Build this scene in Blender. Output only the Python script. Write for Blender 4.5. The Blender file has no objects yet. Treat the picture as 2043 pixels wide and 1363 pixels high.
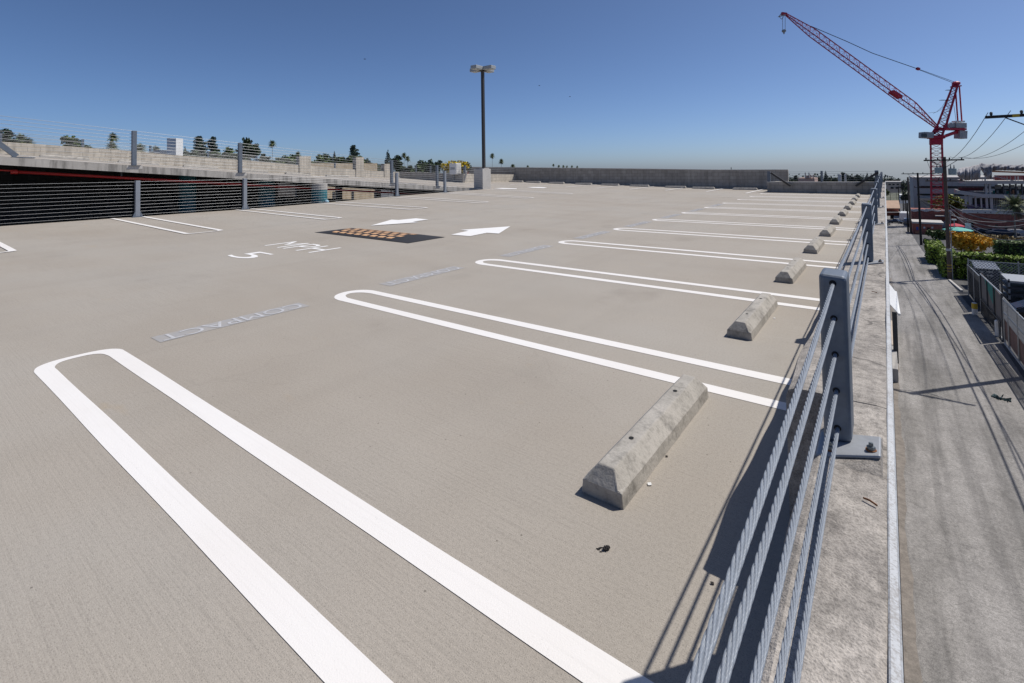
import bpy, bmesh, math, random
import numpy as np
from mathutils import Vector, Matrix
random.seed(7); rng=np.random.default_rng(7)
S=bpy.context.scene; COL=S.collection

# ------------------------------------------------------------------ camera model (same numbers as the Blender camera below)
F,CX0,PY=988.83,1021.5,309.894
YAW,PIT,ROLL=0.644558,0.03,-0.014436
CAM=np.array([4.83684,-1.01077,1.32773])
_f=np.array([-math.sin(YAW)*math.cos(PIT),math.cos(YAW)*math.cos(PIT),math.sin(PIT)])
_r0=np.array([math.cos(YAW),math.sin(YAW),0.]); _u0=np.cross(_r0,_f)
_r=_r0*math.cos(ROLL)+_u0*math.sin(ROLL); _u=-_r0*math.sin(ROLL)+_u0*math.cos(ROLL)
GX,GY,GZ=0.007456,-0.034727,-7.60          # the true horizontal: the roof deck is a gentle plane tilted against it
def ray(x,y): return _f+_r*(x-CX0)/F+_u*(PY-y)/F
def at(x,y,d): return CAM+ray(x,y)*d                     # point at depth d
def onX(x,y,X): d=ray(x,y); return CAM+d*(X-CAM[0])/d[0]
def onY(x,y,Y): d=ray(x,y); return CAM+d*(Y-CAM[1])/d[1]
def gz(X,Y): return GZ+GX*X+GY*Y
def G(x,y,h=0):
    d=ray(x,y); t=(gz(CAM[0],CAM[1])+h-CAM[2])/(d[2]-GX*d[0]-GY*d[1]); return CAM+d*t
def bil(xn,yn,T,X,Y):
    i=min(max(int(np.searchsorted(xn,X))-1,0),len(xn)-2); j=min(max(int(np.searchsorted(yn,Y))-1,0),len(yn)-2)
    a=min(max((X-xn[i])/(xn[i+1]-xn[i]),0),1); b=min(max((Y-yn[j])/(yn[j+1]-yn[j]),0),1)
    return (T[j][i]*(1-a)+T[j][i+1]*a)*(1-b)+(T[j+1][i]*(1-a)+T[j+1][i+1]*a)*b
DX=[-13.35,-7.6,-3,5]; DY=[-8,4,7.2,10.6,14,17,20,29.8]
DT=[[.1,0,0,0],[.1,0,0,0],[.1,.02,0,0],[.14,.08,0,0],[.22,.08,0,0],[.26,.08,0,0],[.29,.1,.01,0],[.335,.2,.08,0]]
RX=[-24,-13.35]; RY=[-6,0,7,12.6,15.6,20.2,23.6,29.8]
RT=[[3.05,2.47],[2.5,1.97],[1.92,1.382],[1.47,.91],[1.19,.66],[1.0,.29],[.86,.31],[.57,.335]]
def zd(X,Y):
    if X<-13.35: return bil(RX,RY,RT,X,Y)
    return bil(DX,DY,DT,X,Y)
def zr(X,Y): return bil(RX,RY,RT,X,Y)
def P(x,y):                                             # pixel -> point on the deck
    z=0.
    for _ in range(25):
        d=ray(x,y); p=CAM+d*(z-CAM[2])/d[2]; z=.5*z+.5*zd(p[0],p[1])
    return p

# ------------------------------------------------------------------ materials
def nt(name):
    m=bpy.data.materials.new(name); m.use_nodes=True; t=m.node_tree; b=t.nodes['Principled BSDF']; return m,t,b
def N(t,typ,**k):
    n=t.nodes.new(typ)
    for a,v in k.items():
        if a in n.inputs: n.inputs[a].default_value=v
        else: setattr(n,a,v)
    return n
def L(t,a,b): t.links.new(a,b)
def rampn(t,src,stops):
    r=t.nodes.new('ShaderNodeValToRGB'); e=r.color_ramp.elements
    while len(e)<len(stops): e.new(.5)
    for i,(p,c) in enumerate(stops): e[i].position=p; e[i].color=(*c,1) if len(c)==3 else c
    L(t,src,r.inputs[0]); return r
def mixc(t,fac,a,b,mode='MIX'):
    m=t.nodes.new('ShaderNodeMix'); m.data_type='RGBA'; m.blend_type=mode
    for sock,v in ((m.inputs[0],fac),(m.inputs[6],a),(m.inputs[7],b)):
        if hasattr(v,'is_output'): L(t,v,sock)
        elif isinstance(v,(int,float)): sock.default_value=v
        else: sock.default_value=(*v,1)
    return m.outputs[2]
def g(v): return (v,v,v)
def noise(t,co,scale,detail=4,rough=.55):
    n=N(t,'ShaderNodeTexNoise'); n.inputs['Scale'].default_value=scale; n.inputs['Detail'].default_value=detail; n.inputs['Roughness'].default_value=rough
    L(t,co,n.inputs['Vector']); return n.outputs['Fac']
def coord(t,kind='Object',scale=None):
    c=t.nodes.new('ShaderNodeTexCoord').outputs[kind] if kind!='World' else t.nodes.new('ShaderNodeNewGeometry').outputs['Position']
    if scale:
        m=N(t,'ShaderNodeMapping'); m.inputs['Scale'].default_value=scale; L(t,c,m.inputs[0]); return m.outputs[0]
    return c
def bump(t,b,h,strength,dist=.01):
    n=N(t,'ShaderNodeBump'); n.inputs['Strength'].default_value=strength; n.inputs['Distance'].default_value=dist
    L(t,h,n.inputs['Height']); L(t,n.outputs[0],b.inputs['Normal'])
def simple(name,c,rough=.7,var=.18,scale=6.,metal=0.,bmp=.15,kind='Object',spec=.5):
    m,t,b=nt(name); co=coord(t,kind)
    n1=noise(t,co,scale,5); n2=noise(t,co,scale*7,3)
    c1=tuple(x*(1-var) for x in c); c2=tuple(min(1,x*(1+var)) for x in c)
    r=rampn(t,n1,[(.3,c1),(.7,c2)])
    k=mixc(t,.35,r.outputs[0],rampn(t,n2,[(.35,c1),(.65,c2)]).outputs[0])
    L(t,k,b.inputs['Base Color']); b.inputs['Roughness'].default_value=rough; b.inputs['Metallic'].default_value=metal
    b.inputs['Specular IOR Level'].default_value=spec
    if bmp: bump(t,b,n2,bmp,.005)
    return m
def blocks(name,c,axis,bw=.4,bh=.2,mort=.6,var=.12,rough=.9,mc=None,off=.5,ms=.008):
    m,t,b=nt(name); p=coord(t,'World'); s=N(t,'ShaderNodeSeparateXYZ'); L(t,p,s.inputs[0]); cb=N(t,'ShaderNodeCombineXYZ')
    L(t,s.outputs[0 if axis=='x' else 1],cb.inputs[0]); L(t,s.outputs[2],cb.inputs[1])
    br=N(t,'ShaderNodeTexBrick'); br.offset=off; L(t,cb.outputs[0],br.inputs['Vector'])
    br.inputs['Scale'].default_value=1; br.inputs['Brick Width'].default_value=bw; br.inputs['Row Height'].default_value=bh
    br.inputs['Mortar Size'].default_value=ms; br.inputs['Bias'].default_value=0
    br.inputs['Color1'].default_value=(*[x*(1-var) for x in c],1); br.inputs['Color2'].default_value=(*[x*(1+var) for x in c],1)
    br.inputs['Mortar'].default_value=(*(mc or [x*mort for x in c]),1)
    # vertical run-off staining
    n=noise(t,coord(t,'World',(3,3,.25)),1.6,5,.65); st=rampn(t,n,[(.35,g(.72)),(.6,g(1.02))])
    n3=noise(t,p,5,4)
    k=mixc(t,.8,br.outputs['Color'],st.outputs[0],'MULTIPLY'); k=mixc(t,.5,k,rampn(t,n3,[(.3,g(.8)),(.7,g(1.1))]).outputs[0],'MULTIPLY')
    L(t,k,b.inputs['Base Color']); b.inputs['Roughness'].default_value=rough
    bump(t,b,br.outputs['Fac'],-.4,.01); return m
M={}
def deckmat():
    m,t,b=nt('deck_coating'); p=coord(t,'World')
    big=noise(t,p,.28,4,.6); mid=noise(t,coord(t,'World',(.35,1.0,1)),1.1,5,.6); fine=noise(t,p,260,2,.5); fine2=noise(t,p,70,3,.6)
    broom=noise(t,coord(t,'World',(2.0,110,1)),1.0,3,.6)
    c=rampn(t,big,[(.3,(.350,.309,.259)),(.52,(.376,.340,.293)),(.72,(.381,.353,.313))]).outputs[0]
    c=mixc(t,.42,c,rampn(t,mid,[(.32,g(.88)),(.55,g(1.0)),(.75,g(1.06))]).outputs[0],'MULTIPLY')
    c=mixc(t,.75,c,rampn(t,fine,[(.30,g(.55)),(.45,g(1.0)),(.60,g(1.0)),(.72,g(1.32))]).outputs[0],'MULTIPLY')
    c=mixc(t,.6,c,rampn(t,fine2,[(.3,g(.82)),(.55,g(1.03))]).outputs[0],'MULTIPLY')
    bg=N(t,'ShaderNodeMath',operation='MULTIPLY'); L(t,rampn(t,noise(t,p,.45,3),[(.42,g(0.)),(.62,g(1.))]).outputs[0],bg.inputs[0]); bg.inputs[1].default_value=.4
    c=mixc(t,bg.outputs[0],c,rampn(t,broom,[(.34,g(.8)),(.5,g(1.02))]).outputs[0],'MULTIPLY')
    # thin wandering cracks, tan rust marks and a few drips
    dn=N(t,'ShaderNodeTexNoise'); dn.inputs['Scale'].default_value=1.1; dn.inputs['Detail'].default_value=7; L(t,p,dn.inputs['Vector'])
    ve=N(t,'ShaderNodeTexVoronoi',feature='DISTANCE_TO_EDGE'); ve.inputs['Scale'].default_value=.33; L(t,mixc(t,.9,p,dn.outputs['Color'],'ADD'),ve.inputs['Vector'])
    ck=mixc(t,1.,rampn(t,ve.outputs['Distance'],[(0,g(.5)),(.0011,g(1.))]).outputs[0],rampn(t,noise(t,p,.5,3),[(.40,g(0.)),(.46,g(1.))]).outputs[0],'LIGHTEN'); c=mixc(t,.10,c,ck,'MULTIPLY')
    rs=noise(t,coord(t,'World',(1,2.2,1)),1.15,4,.6); c=mixc(t,.5,c,rampn(t,rs,[(.66,g(1.)),(.76,(1.02,.90,.72))]).outputs[0],'MULTIPLY')
    v2=N(t,'ShaderNodeTexVoronoi'); v2.inputs['Scale'].default_value=.62; L(t,mixc(t,.25,p,dn.outputs['Color'],'ADD'),v2.inputs['Vector'])
    c=mixc(t,.22,c,rampn(t,v2.outputs['Distance'],[(.05,g(.72)),(.16,g(1.))]).outputs[0],'MULTIPLY')
    # scattered grime blots
    bl=noise(t,p,.9,3,.5); c=mixc(t,.6,c,rampn(t,bl,[(.26,(.80,.79,.78)),(.36,g(1.))]).outputs[0],'MULTIPLY')
    # tyre-darkened drive lane scuffs
    tr=noise(t,coord(t,'World',(1.3,.10,1)),1.2,4,.6); c=mixc(t,.4,c,rampn(t,tr,[(.3,g(.86)),(.5,g(1.))]).outputs[0],'MULTIPLY')
    vo=N(t,'ShaderNodeTexVoronoi'); vo.inputs['Scale'].default_value=9; L(t,p,vo.inputs['Vector'])
    sp=rampn(t,vo.outputs['Distance'],[(.025,(.12,.11,.10)),(.05,g(1.))]); c=mixc(t,.55,c,sp.outputs[0],'MULTIPLY')
    L(t,c,b.inputs['Base Color']); b.inputs['Roughness'].default_value=.82; b.inputs['Specular IOR Level'].default_value=.3
    a=N(t,'ShaderNodeMath',operation='ADD'); L(t,fine,a.inputs[0]); L(t,broom,a.inputs[1]); bump(t,b,a.outputs[0],.35,.004); return m
M['deck']=deckmat()
def paintmat(name,c,wear=(.115,.20),edge=(.34,.31,.28)):
    m,t,b=nt(name); p=coord(t,'World'); n=noise(t,p,9,6,.75); f=noise(t,p,220,2,.5); br=noise(t,coord(t,'World',(2,90,1)),1,3,.6)
    a=N(t,'ShaderNodeMath',operation='MULTIPLY'); L(t,n,a.inputs[0]); L(t,f,a.inputs[1])
    k=rampn(t,a.outputs[0],[(wear[0]-.04,edge),(wear[1]-.07,c)]).outputs[0]
    k=mixc(t,.4,k,rampn(t,br,[(.3,g(.9)),(.5,g(1.))]).outputs[0],'MULTIPLY')
    k=mixc(t,.5,k,rampn(t,noise(t,p,.8,4),[(.3,(.93,.91,.89)),(.6,g(1.))]).outputs[0],'MULTIPLY')
    L(t,k,b.inputs['Base Color']); b.inputs['Roughness'].default_value=.65; bump(t,b,f,.2,.003); return m
M['white']=paintmat('white_line_paint',(.80,.775,.745))
M['arrowwhite']=paintmat('bright_line_paint',(.84,.83,.81))
M['ghost']=paintmat('grey_cover_paint',(.355,.352,.355),(.20,.36),(.375,.345,.305))
M['ghostletter']=paintmat('faded_letter_paint',(.545,.545,.555),(.19,.33),(.36,.36,.37))
def parapetmat():
    m,t,b=nt('parapet_concrete'); p=coord(t,'World'); n1=noise(t,p,1.7,6,.65); n2=noise(t,p,38,4,.6); n3=noise(t,p,220,2)
    c=rampn(t,n1,[(.30,(.27,.245,.22)),(.5,(.395,.36,.32)),(.70,(.46,.42,.375))]).outputs[0]
    c=mixc(t,.8,c,rampn(t,n2,[(.34,g(.62)),(.52,g(1.0)),(.68,g(1.16))]).outputs[0],'MULTIPLY'); c=mixc(t,.75,c,rampn(t,n3,[(.32,g(.6)),(.5,g(1.02)),(.66,g(1.2))]).outputs[0],'MULTIPLY')
    d=N(t,'ShaderNodeTexNoise'); d.inputs['Scale'].default_value=2.2; d.inputs['Detail'].default_value=6; L(t,p,d.inputs['Vector'])
    pd=mixc(t,.30,p,d.outputs['Color'],'ADD')
    vo=N(t,'ShaderNodeTexVoronoi',feature='DISTANCE_TO_EDGE'); vo.inputs['Scale'].default_value=1.5; L(t,pd,vo.inputs['Vector'])
    cr=rampn(t,vo.outputs['Distance'],[(.0,g(.1)),(.012,g(1.))]).outputs[0]
    gate=rampn(t,noise(t,p,1.9,3),[(.42,g(1.)),(.54,g(0.))]).outputs[0]
    crk=mixc(t,1.,cr,gate,'LIGHTEN'); c=mixc(t,.7,c,crk,'MULTIPLY')
    st=noise(t,coord(t,'World',(14,3,1)),1.,5,.7); c=mixc(t,.6,c,rampn(t,st,[(.32,g(.55)),(.5,g(1.))]).outputs[0],'MULTIPLY'); c=mixc(t,.7,c,rampn(t,noise(t,p,5.5,7,.75),[(.36,g(.50)),(.56,g(1.03))]).outputs[0],'MULTIPLY')
    L(t,c,b.inputs['Base Color']); b.inputs['Roughness'].default_value=.9
    a=N(t,'ShaderNodeMath',operation='ADD'); L(t,n2,a.inputs[0]); L(t,n3,a.inputs[1]); bump(t,b,a.outputs[0],.5,.006); return m
M['parapet']=parapetmat()
def stopmat():
    m,t,b=nt('wheel_stop_concrete'); oi=t.nodes.new('ShaderNodeObjectInfo'); va=N(t,'ShaderNodeVectorMath',operation='MULTIPLY_ADD'); L(t,oi.outputs['Location'],va.inputs[0]); va.inputs[1].default_value=(3.1,3.7,0); L(t,coord(t,'Object'),va.inputs[2]); p=va.outputs[0]; n1=noise(t,p,5,5,.65); n2=noise(t,p,60,4,.6)
    c=rampn(t,n1,[(.3,(.30,.28,.25)),(.55,(.40,.375,.335)),(.75,(.45,.42,.38))]).outputs[0]
    c=mixc(t,.6,c,rampn(t,n2,[(.3,g(.72)),(.5,g(1.03))]).outputs[0],'MULTIPLY')
    s=N(t,'ShaderNodeSeparateXYZ'); L(t,p,s.inputs[0])
    a=N(t,'ShaderNodeMath',operation='MULTIPLY_ADD'); L(t,noise(t,p,14,5,.7),a.inputs[0]); a.inputs[1].default_value=-.09; L(t,s.outputs[2],a.inputs[2])
    c=mixc(t,.75,c,rampn(t,a.outputs[0],[(.0,g(1.)),(1,g(1.))]).outputs[0],'MULTIPLY')
    c=mixc(t,.75,c,rampn(t,noise(t,p,9,6,.75),[(.34,g(.42)),(.5,g(1.))]).outputs[0],'MULTIPLY')
    L(t,c,b.inputs['Base Color']); b.inputs['Roughness'].default_value=.92; bump(t,b,n2,.5,.006); return m
M['stop']=stopmat()
M['hole']=simple('dark_hole',(.012,.012,.012),.9,0,bmp=0)
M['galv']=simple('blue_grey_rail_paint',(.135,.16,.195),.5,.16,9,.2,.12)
M['plategrey']=simple('light_plate_grey',(.30,.315,.335),.55,.12,12,.1,.12)  # base plates, a lighter grey than the post paint
M['postlt']=simple('light_grey_post_paint',(.25,.275,.31),.5,.12,7,.2,.1)
M['cablelt']=simple('bright_galvanized_cable',(.36,.37,.385),.42,.05,10,.3,0)
M['cable']=simple('grey_coated_cable',(.235,.262,.30),.5,.14,45,.1,.1,spec=.4)
M['cablefar']=simple('galvanized_cable',(.20,.21,.225),.45,.05,10,.3,0)
M['flash']=paintmat('white_edge_paint',(.50,.52,.54),(.2,.36),(.33,.325,.32))
M['rust']=simple('rusty_washer',(.22,.09,.035),.9,.3,60)
M['bolt']=simple('zinc_bolt',(.20,.22,.22),.4,.2,60,.6)
M['conc']=simple('grey_concrete',(.36,.345,.325),.9,.14,2.0,0,.3,'World')
M['conclt']=simple('pale_concrete',(.47,.45,.42),.9,.12,2.2,0,.3,'World')
def slabmat():
    m,t,b=nt('stained_slab_edge'); p=coord(t,'World'); n1=noise(t,p,2.,5,.6); v=noise(t,coord(t,'World',(3.2,3.2,.35)),1.4,5,.7)
    c=rampn(t,n1,[(.3,(.36,.34,.31)),(.7,(.46,.435,.40))]).outputs[0]
    c=mixc(t,.8,c,rampn(t,v,[(.38,g(.40)),(.52,g(1.)),(.64,g(1.0)),(.72,g(1.35))]).outputs[0],'MULTIPLY')
    L(t,c,b.inputs['Base Color']); b.inputs['Roughness'].default_value=.9; return m
M['slab']=slabmat()
M['wallx']=blocks('weathered_block_wall',(.365,.335,.295),'x',.4,.2)
M['wally']=blocks('cream_block_wall',(.57,.515,.43),'y',.4,.2,.70,.06,ms=.013)
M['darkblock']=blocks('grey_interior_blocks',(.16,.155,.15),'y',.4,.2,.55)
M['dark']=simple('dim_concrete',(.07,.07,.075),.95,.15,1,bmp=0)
M['red']=simple('red_pipe_paint',(.42,.022,.02),.4,.1,8)
M['teal']=simple('teal_column_paint',(.022,.14,.17),.6,.15,2)
M['darkteal']=simple('dark_teal_cloth',(.02,.05,.06),.8,.3,9)
M['lighttal']=simple('pale_blue_paint',(.32,.52,.62),.6,.1,3)
M['tan']=blocks('tan_block_wall',(.56,.44,.29),'y',.8,.4,.8,.07)
M['black']=simple('matte_black',(.018,.018,.02),.6,.2,10)
M['rubber']=simple('black_rubber',(.022,.022,.025),.75,.25,20,0,.3)
M['orange']=simple('faded_orange_reflector',(.66,.39,.20),.5,.22,14)
M['bronze']=simple('dark_bronze_paint',(.035,.031,.028),.5,.1,8)
M['lampgrey']=simple('weathered_grey_paint',(.33,.35,.36),.55,.15,7)
M['lens']=simple('frosted_lens',(.55,.56,.54),.3,.05,5)
M['whitep']=simple('white_paint',(.74,.74,.73),.55,.06,4)
M['dirtywhite']=simple('dirty_white_paint',(.58,.57,.54),.7,.15,3)
M['cranered']=simple('crane_red_paint',(.46,.013,.045),.5,.12,.8)
M['cranegrey']=simple('machine_grey_paint',(.36,.37,.37),.6,.2,.8)
M['wood']=simple('weathered_pole_wood',(.135,.098,.075),.9,.25,6)
M['darkwood']=simple('tarred_pole_wood',(.03,.026,.024),.9,.25,6)
M['xf']=simple('transformer_grey',(.36,.42,.40),.5,.08,4)
M['wire']=simple('black_wire',(.02,.02,.022),.6,0,bmp=0)
M['wiregrey']=simple('grey_service_wire',(.32,.32,.33),.6,0,bmp=0)
M['glass']=simple('dark_window_glass',(.02,.024,.03),.12,.1,2,bmp=0)
M['brick']=blocks('red_brick_wall',(.29,.105,.08),'x',.5,.16,1.5,.2)
M['shedbrick']=blocks('red_shed_siding',(.36,.12,.085),'x',.6,.24,.75,.15)
M['bldggrey']=simple('grey_facade',(.41,.395,.38),.85,.06,.3,kind='World')
M['beige']=simple('beige_plaster',(.50,.42,.34),.9,.1,.6,kind='World')
M['pink']=simple('pinkish_plaster',(.46,.33,.28),.9,.12,.6,kind='World')
M['tanroof']=simple('tan_roofing',(.40,.28,.20),.9,.15,1.2,kind='World')
M['tarp']=simple('grey_tarpaulin',(.34,.33,.345),.75,.3,.6,kind='World')
M['tarpdark']=simple('dark_tarpaulin',(.21,.21,.23),.75,.3,.6,kind='World')
M['shore']=simple('red_shoring_paint',(.17,.03,.035),.6,.2,1)
M['purple']=simple('violet_screen',(.16,.12,.22),.8,.2,.8)
M['lumber']=simple('orange_formwork',(.45,.19,.10),.8,.2,1)
M['leafdark']=None
def leafmat(name,c,var=.45):
    m,t,b=nt(name); p=coord(t,'World'); o=N(t,'ShaderNodeNewGeometry').outputs['Random Per Island']
    lo=tuple(x*(1-var) for x in c); hi=tuple(min(1,x*(1+var)) for x in c)
    k=rampn(t,o,[(.0,lo),(.55,c),(1.,hi)]).outputs[0]
    k=mixc(t,.6,k,rampn(t,noise(t,p,.7,3),[(.35,g(.72)),(.65,g(1.2))]).outputs[0],'MULTIPLY')
    L(t,k,b.inputs['Base Color']); b.inputs['Roughness'].default_value=.6; b.inputs['Specular IOR Level'].default_value=.3; return m
M['leaf']=leafmat('green_foliage',(.085,.125,.038)); M['leafdark']=leafmat('dark_green_foliage',(.052,.080,.038))
M['leafblue']=leafmat('bluish_conifer_foliage',(.050,.075,.055)); M['leafyel']=leafmat('yellow_green_foliage',(.19,.22,.04))
M['hedge']=leafmat('bright_hedge_foliage',(.20,.28,.035)); M['hedgedark']=leafmat('deep_hedge_foliage',(.085,.135,.03))
M['orangeleaf']=leafmat('orange_foliage',(.62,.36,.035),.4); M['brownleaf']=leafmat('brown_green_foliage',(.24,.18,.08),.45)
M['flower']=leafmat('yellow_blossom',(.62,.46,.02),.35); M['frond']=leafmat('palm_frond_green',(.14,.165,.075),.5); M['deadfrond']=leafmat('dry_palm_frond',(.17,.14,.10),.4)
M['farleaf']=leafmat('distant_foliage',(.075,.095,.075),.35)
M['bark']=simple('tree_bark',(.13,.105,.085),.95,.25,4); M['palmbark']=simple('palm_bark',(.22,.19,.16),.95,.2,5)
M['darkcore']=simple('hedge_inner_shade',(.02,.026,.012),.95,.3,3)  # box inside the hedge leaves; inner shade put into its dark colour
def asph(name,lo,hi,s=.35):
    m,t,b=nt(name); p=coord(t,'World'); a=noise(t,coord(t,'World',(1,.25,1)),s*2,5,.65); f=noise(t,p,14,4,.6); f2=noise(t,p,60,2)
    c=rampn(t,a,[(.34,lo),(.64,hi)]).outputs[0]
    c=mixc(t,.8,c,rampn(t,noise(t,coord(t,'World',(1.6,.05,1)),1.6,4,.6),[(.38,g(.68)),(.54,g(1.05))]).outputs[0],'MULTIPLY'); c=mixc(t,.5,c,rampn(t,noise(t,p,2.3,6,.7),[(.33,g(.68)),(.58,g(1.08))]).outputs[0],'MULTIPLY'); c=mixc(t,.8,c,rampn(t,f,[(.3,g(.66)),(.6,g(1.08))]).outputs[0],'MULTIPLY'); c=mixc(t,.7,c,rampn(t,f2,[(.34,g(.5)),(.5,g(1.)),(.66,g(1.3))]).outputs[0],'MULTIPLY')
    sp=noise(t,coord(t,'World',(3,.8,1)),1.1,5,.7); c=mixc(t,.6,c,rampn(t,sp,[(.27,g(.45)),(.36,g(1.))]).outputs[0],'MULTIPLY')
    vo=N(t,'ShaderNodeTexVoronoi'); vo.feature='DISTANCE_TO_EDGE'; vo.inputs['Scale'].default_value=.5
    d=N(t,'ShaderNodeTexNoise'); d.inputs['Scale'].default_value=.8; d.inputs['Detail'].default_value=5; L(t,p,d.inputs['Vector'])
    L(t,mixc(t,.8,p,d.outputs['Color'],'ADD'),vo.inputs['Vector'])
    ck=rampn(t,vo.outputs['Distance'],[(0,g(.55)),(.006,g(1.))]).outputs[0]; c=mixc(t,.5,c,ck,'MULTIPLY')
    L(t,c,b.inputs['Base Color']); b.inputs['Roughness'].default_value=.9; bump(t,b,f2,.4,.01); return m
M['alley']=asph('worn_alley_asphalt',(.185,.175,.162),(.30,.285,.27)); M['ground']=asph('dark_asphalt',(.06,.06,.065),(.10,.098,.095))
M['dirt']=simple('brown_gutter_dirt',(.195,.172,.148),.95,.4,5,kind='World')
M['hill']=simple('dry_hillside',(.11,.115,.08),.95,.35,.05,kind='World',bmp=0)
M['screen']=simple('tan_fence_screen',(.19,.16,.14),.9,.2,1.4); M['brownscreen']=simple('brown_fence_screen',(.20,.115,.09),.9,.25,1.4)
M['green']=simple('green_fabric_patch',(.03,.21,.16),.8,.2,1.5)
M['steel']=simple('galvanized_fence_steel',(.36,.37,.38),.45,.12,6,.4); M['darksteel']=simple('dark_painted_steel',(.035,.04,.05),.5,.2,4)
M['navy']=simple('dark_navy_car_paint',(.028,.036,.06),.22,.1,2,.2,0); M['carwhite']=simple('white_car_paint',(.80,.80,.79),.3,.05,2,0,0)
M['carsilver']=simple('silver_car_paint',(.30,.31,.33),.3,.06,2,.4,0); M['carblack']=simple('black_car_paint',(.012,.013,.016),.2,.1,2,.1,0)
M['cream']=simple('cream_truck_paint',(.55,.47,.34),.5,.15,2); M['rustorange']=simple('orange_truck_paint',(.45,.17,.08),.6,.25,2)
M['tire']=simple('tyre_rubber',(.02,.02,.02),.8,.2,8); M['rim']=simple('alloy_rim',(.35,.36,.37),.35,.1,5,.6)
M['umbteal']=simple('teal_canvas',(.12,.42,.36),.8,.1,2); M['umbred']=simple('red_canvas',(.45,.03,.06),.8,.1,2)
M['yellow']=simple('yellow_marker',(.55,.38,.03),.6,.1,4); M['blue']=simple('blue_sign',(.04,.09,.35),.5,.1,3)
M['skirt']=simple('pole_collar',(.25,.23,.2),.8,.2,5)
M['litter']=simple('white_litter',(.7,.7,.68),.8,.1,30); M['bird']=simple('dark_feathers',(.015,.015,.017),.8,.2,30)
M['corr']=simple('corrugated_steel',(.42,.44,.47),.4,.15,3,.5); M['board']=simple('dark_boards',(.045,.05,.06),.8,.25,3)

# ------------------------------------------------------------------ mesh building
class MB:
    def __init__(s): s.v=[]; s.f=[]; s.m=[]
    def add(s,vs,fs,m=0):
        o=len(s.v); s.v+= [tuple(map(float,p)) for p in vs]; s.f+=[tuple(o+i for i in f) for f in fs]; s.m+=[m]*len(fs); return s
    def box(s,x0,x1,y0,y1,z0,z1,m=0):
        return s.add([(x0,y0,z0),(x1,y0,z0),(x1,y1,z0),(x0,y1,z0),(x0,y0,z1),(x1,y0,z1),(x1,y1,z1),(x0,y1,z1)],
            [(0,3,2,1),(4,5,6,7),(0,1,5,4),(1,2,6,5),(2,3,7,6),(3,0,4,7)],m)
    def hexa(s,b,t,m=0):     # bottom 4 points, top 4 points
        return s.add(list(b)+list(t),[(0,3,2,1),(4,5,6,7),(0,1,5,4),(1,2,6,5),(2,3,7,6),(3,0,4,7)],m)
    def obox(s,c,a,b,d,m=0): # centre, three half vectors
        c,a,b,d=map(np.asarray,(c,a,b,d))
        return s.hexa([c-a-b-d,c+a-b-d,c+a+b-d,c-a+b-d],[c-a-b+d,c+a-b+d,c+a+b+d,c-a+b+d],m)
    def beam(s,p0,p1,w,h,up=(0,0,1),m=0):
        p0,p1=np.asarray(p0,float),np.asarray(p1,float); d=p1-p0; l=np.linalg.norm(d)
        if l<1e-6: return s
        d/=l; a=np.cross(d,up)
        if np.linalg.norm(a)<1e-4: a=np.cross(d,(1,0,0))
        a/=np.linalg.norm(a); b=np.cross(a,d); return s.obox((p0+p1)/2,d*l/2,a*w/2,b*h/2,m)
    def tube(s,pts,r,n=6,m=0,cap=True):
        pts=[np.asarray(p,float) for p in pts]; rs=r if hasattr(r,'__len__') else [r]*len(pts); vs=[];fs=[]
        prev=None
        for i,p in enumerate(pts):
            d=pts[min(i+1,len(pts)-1)]-pts[max(i-1,0)]; d/=np.linalg.norm(d)+1e-12
            if prev is None: a=np.cross(d,(0,0,1) if abs(d[2])<.9 else (1,0,0))
            else: a=prev-d*(prev@d)
            a/=np.linalg.norm(a)+1e-12; prev=a; b=np.cross(d,a)
            vs+=[p+rs[i]*(a*math.cos(2*math.pi*k/n)+b*math.sin(2*math.pi*k/n)) for k in range(n)]
        for i in range(len(pts)-1):
            for k in range(n): fs.append((i*n+k,i*n+(k+1)%n,(i+1)*n+(k+1)%n,(i+1)*n+k))
        if cap: fs.append(tuple(range(n-1,-1,-1))); fs.append(tuple((len(pts)-1)*n+k for k in range(n)))
        return s.add(vs,fs,m)
    def lathe(s,prof,c,n=16,m=0):
        c=np.asarray(c,float); vs=[]; fs=[]
        for r,z in prof: vs+=[c+np.array([r*math.cos(2*math.pi*k/n),r*math.sin(2*math.pi*k/n),z]) for k in range(n)]
        for i in range(len(prof)-1):
            for k in range(n): fs.append((i*n+k,i*n+(k+1)%n,(i+1)*n+(k+1)%n,(i+1)*n+k))
        fs.append(tuple(range(n-1,-1,-1))); fs.append(tuple((len(prof)-1)*n+k for k in range(n))); return s.add(vs,fs,m)
    def build(s,name,mat,parent=None,loc=(0,0,0),smooth=False,bevel=0,seg=2):
        me=bpy.data.meshes.new(name); l=np.asarray(loc,float) if parent is None else np.asarray(parent.get('_o',(0,0,0)),float)
        me.from_pydata([tuple(np.asarray(p)-l) for p in s.v],[],s.f)
        for x in (mat if isinstance(mat,(list,tuple)) else [mat]): me.materials.append(M[x])
        if any(s.m): me.polygons.foreach_set('material_index',s.m)
        if smooth: me.polygons.foreach_set('use_smooth',[True]*len(me.polygons))
        me.update(); o=bpy.data.objects.new(name,me); COL.objects.link(o)
        if parent is None: o.location=l
        else:
            o.parent=parent
            o['_o']=tuple(l)
        if bevel:
            b=o.modifiers.new('bevel','BEVEL'); b.width=bevel; b.segments=seg; b.limit_method='ANGLE'; b.angle_limit=math.radians(40)
        return o
def tag(o,label=None,cat=None,group=None,kind=None):
    if label: o['label']=label
    if cat: o['category']=cat
    if group: o['group']=group
    if kind: o['kind']=kind
    return o
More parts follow.
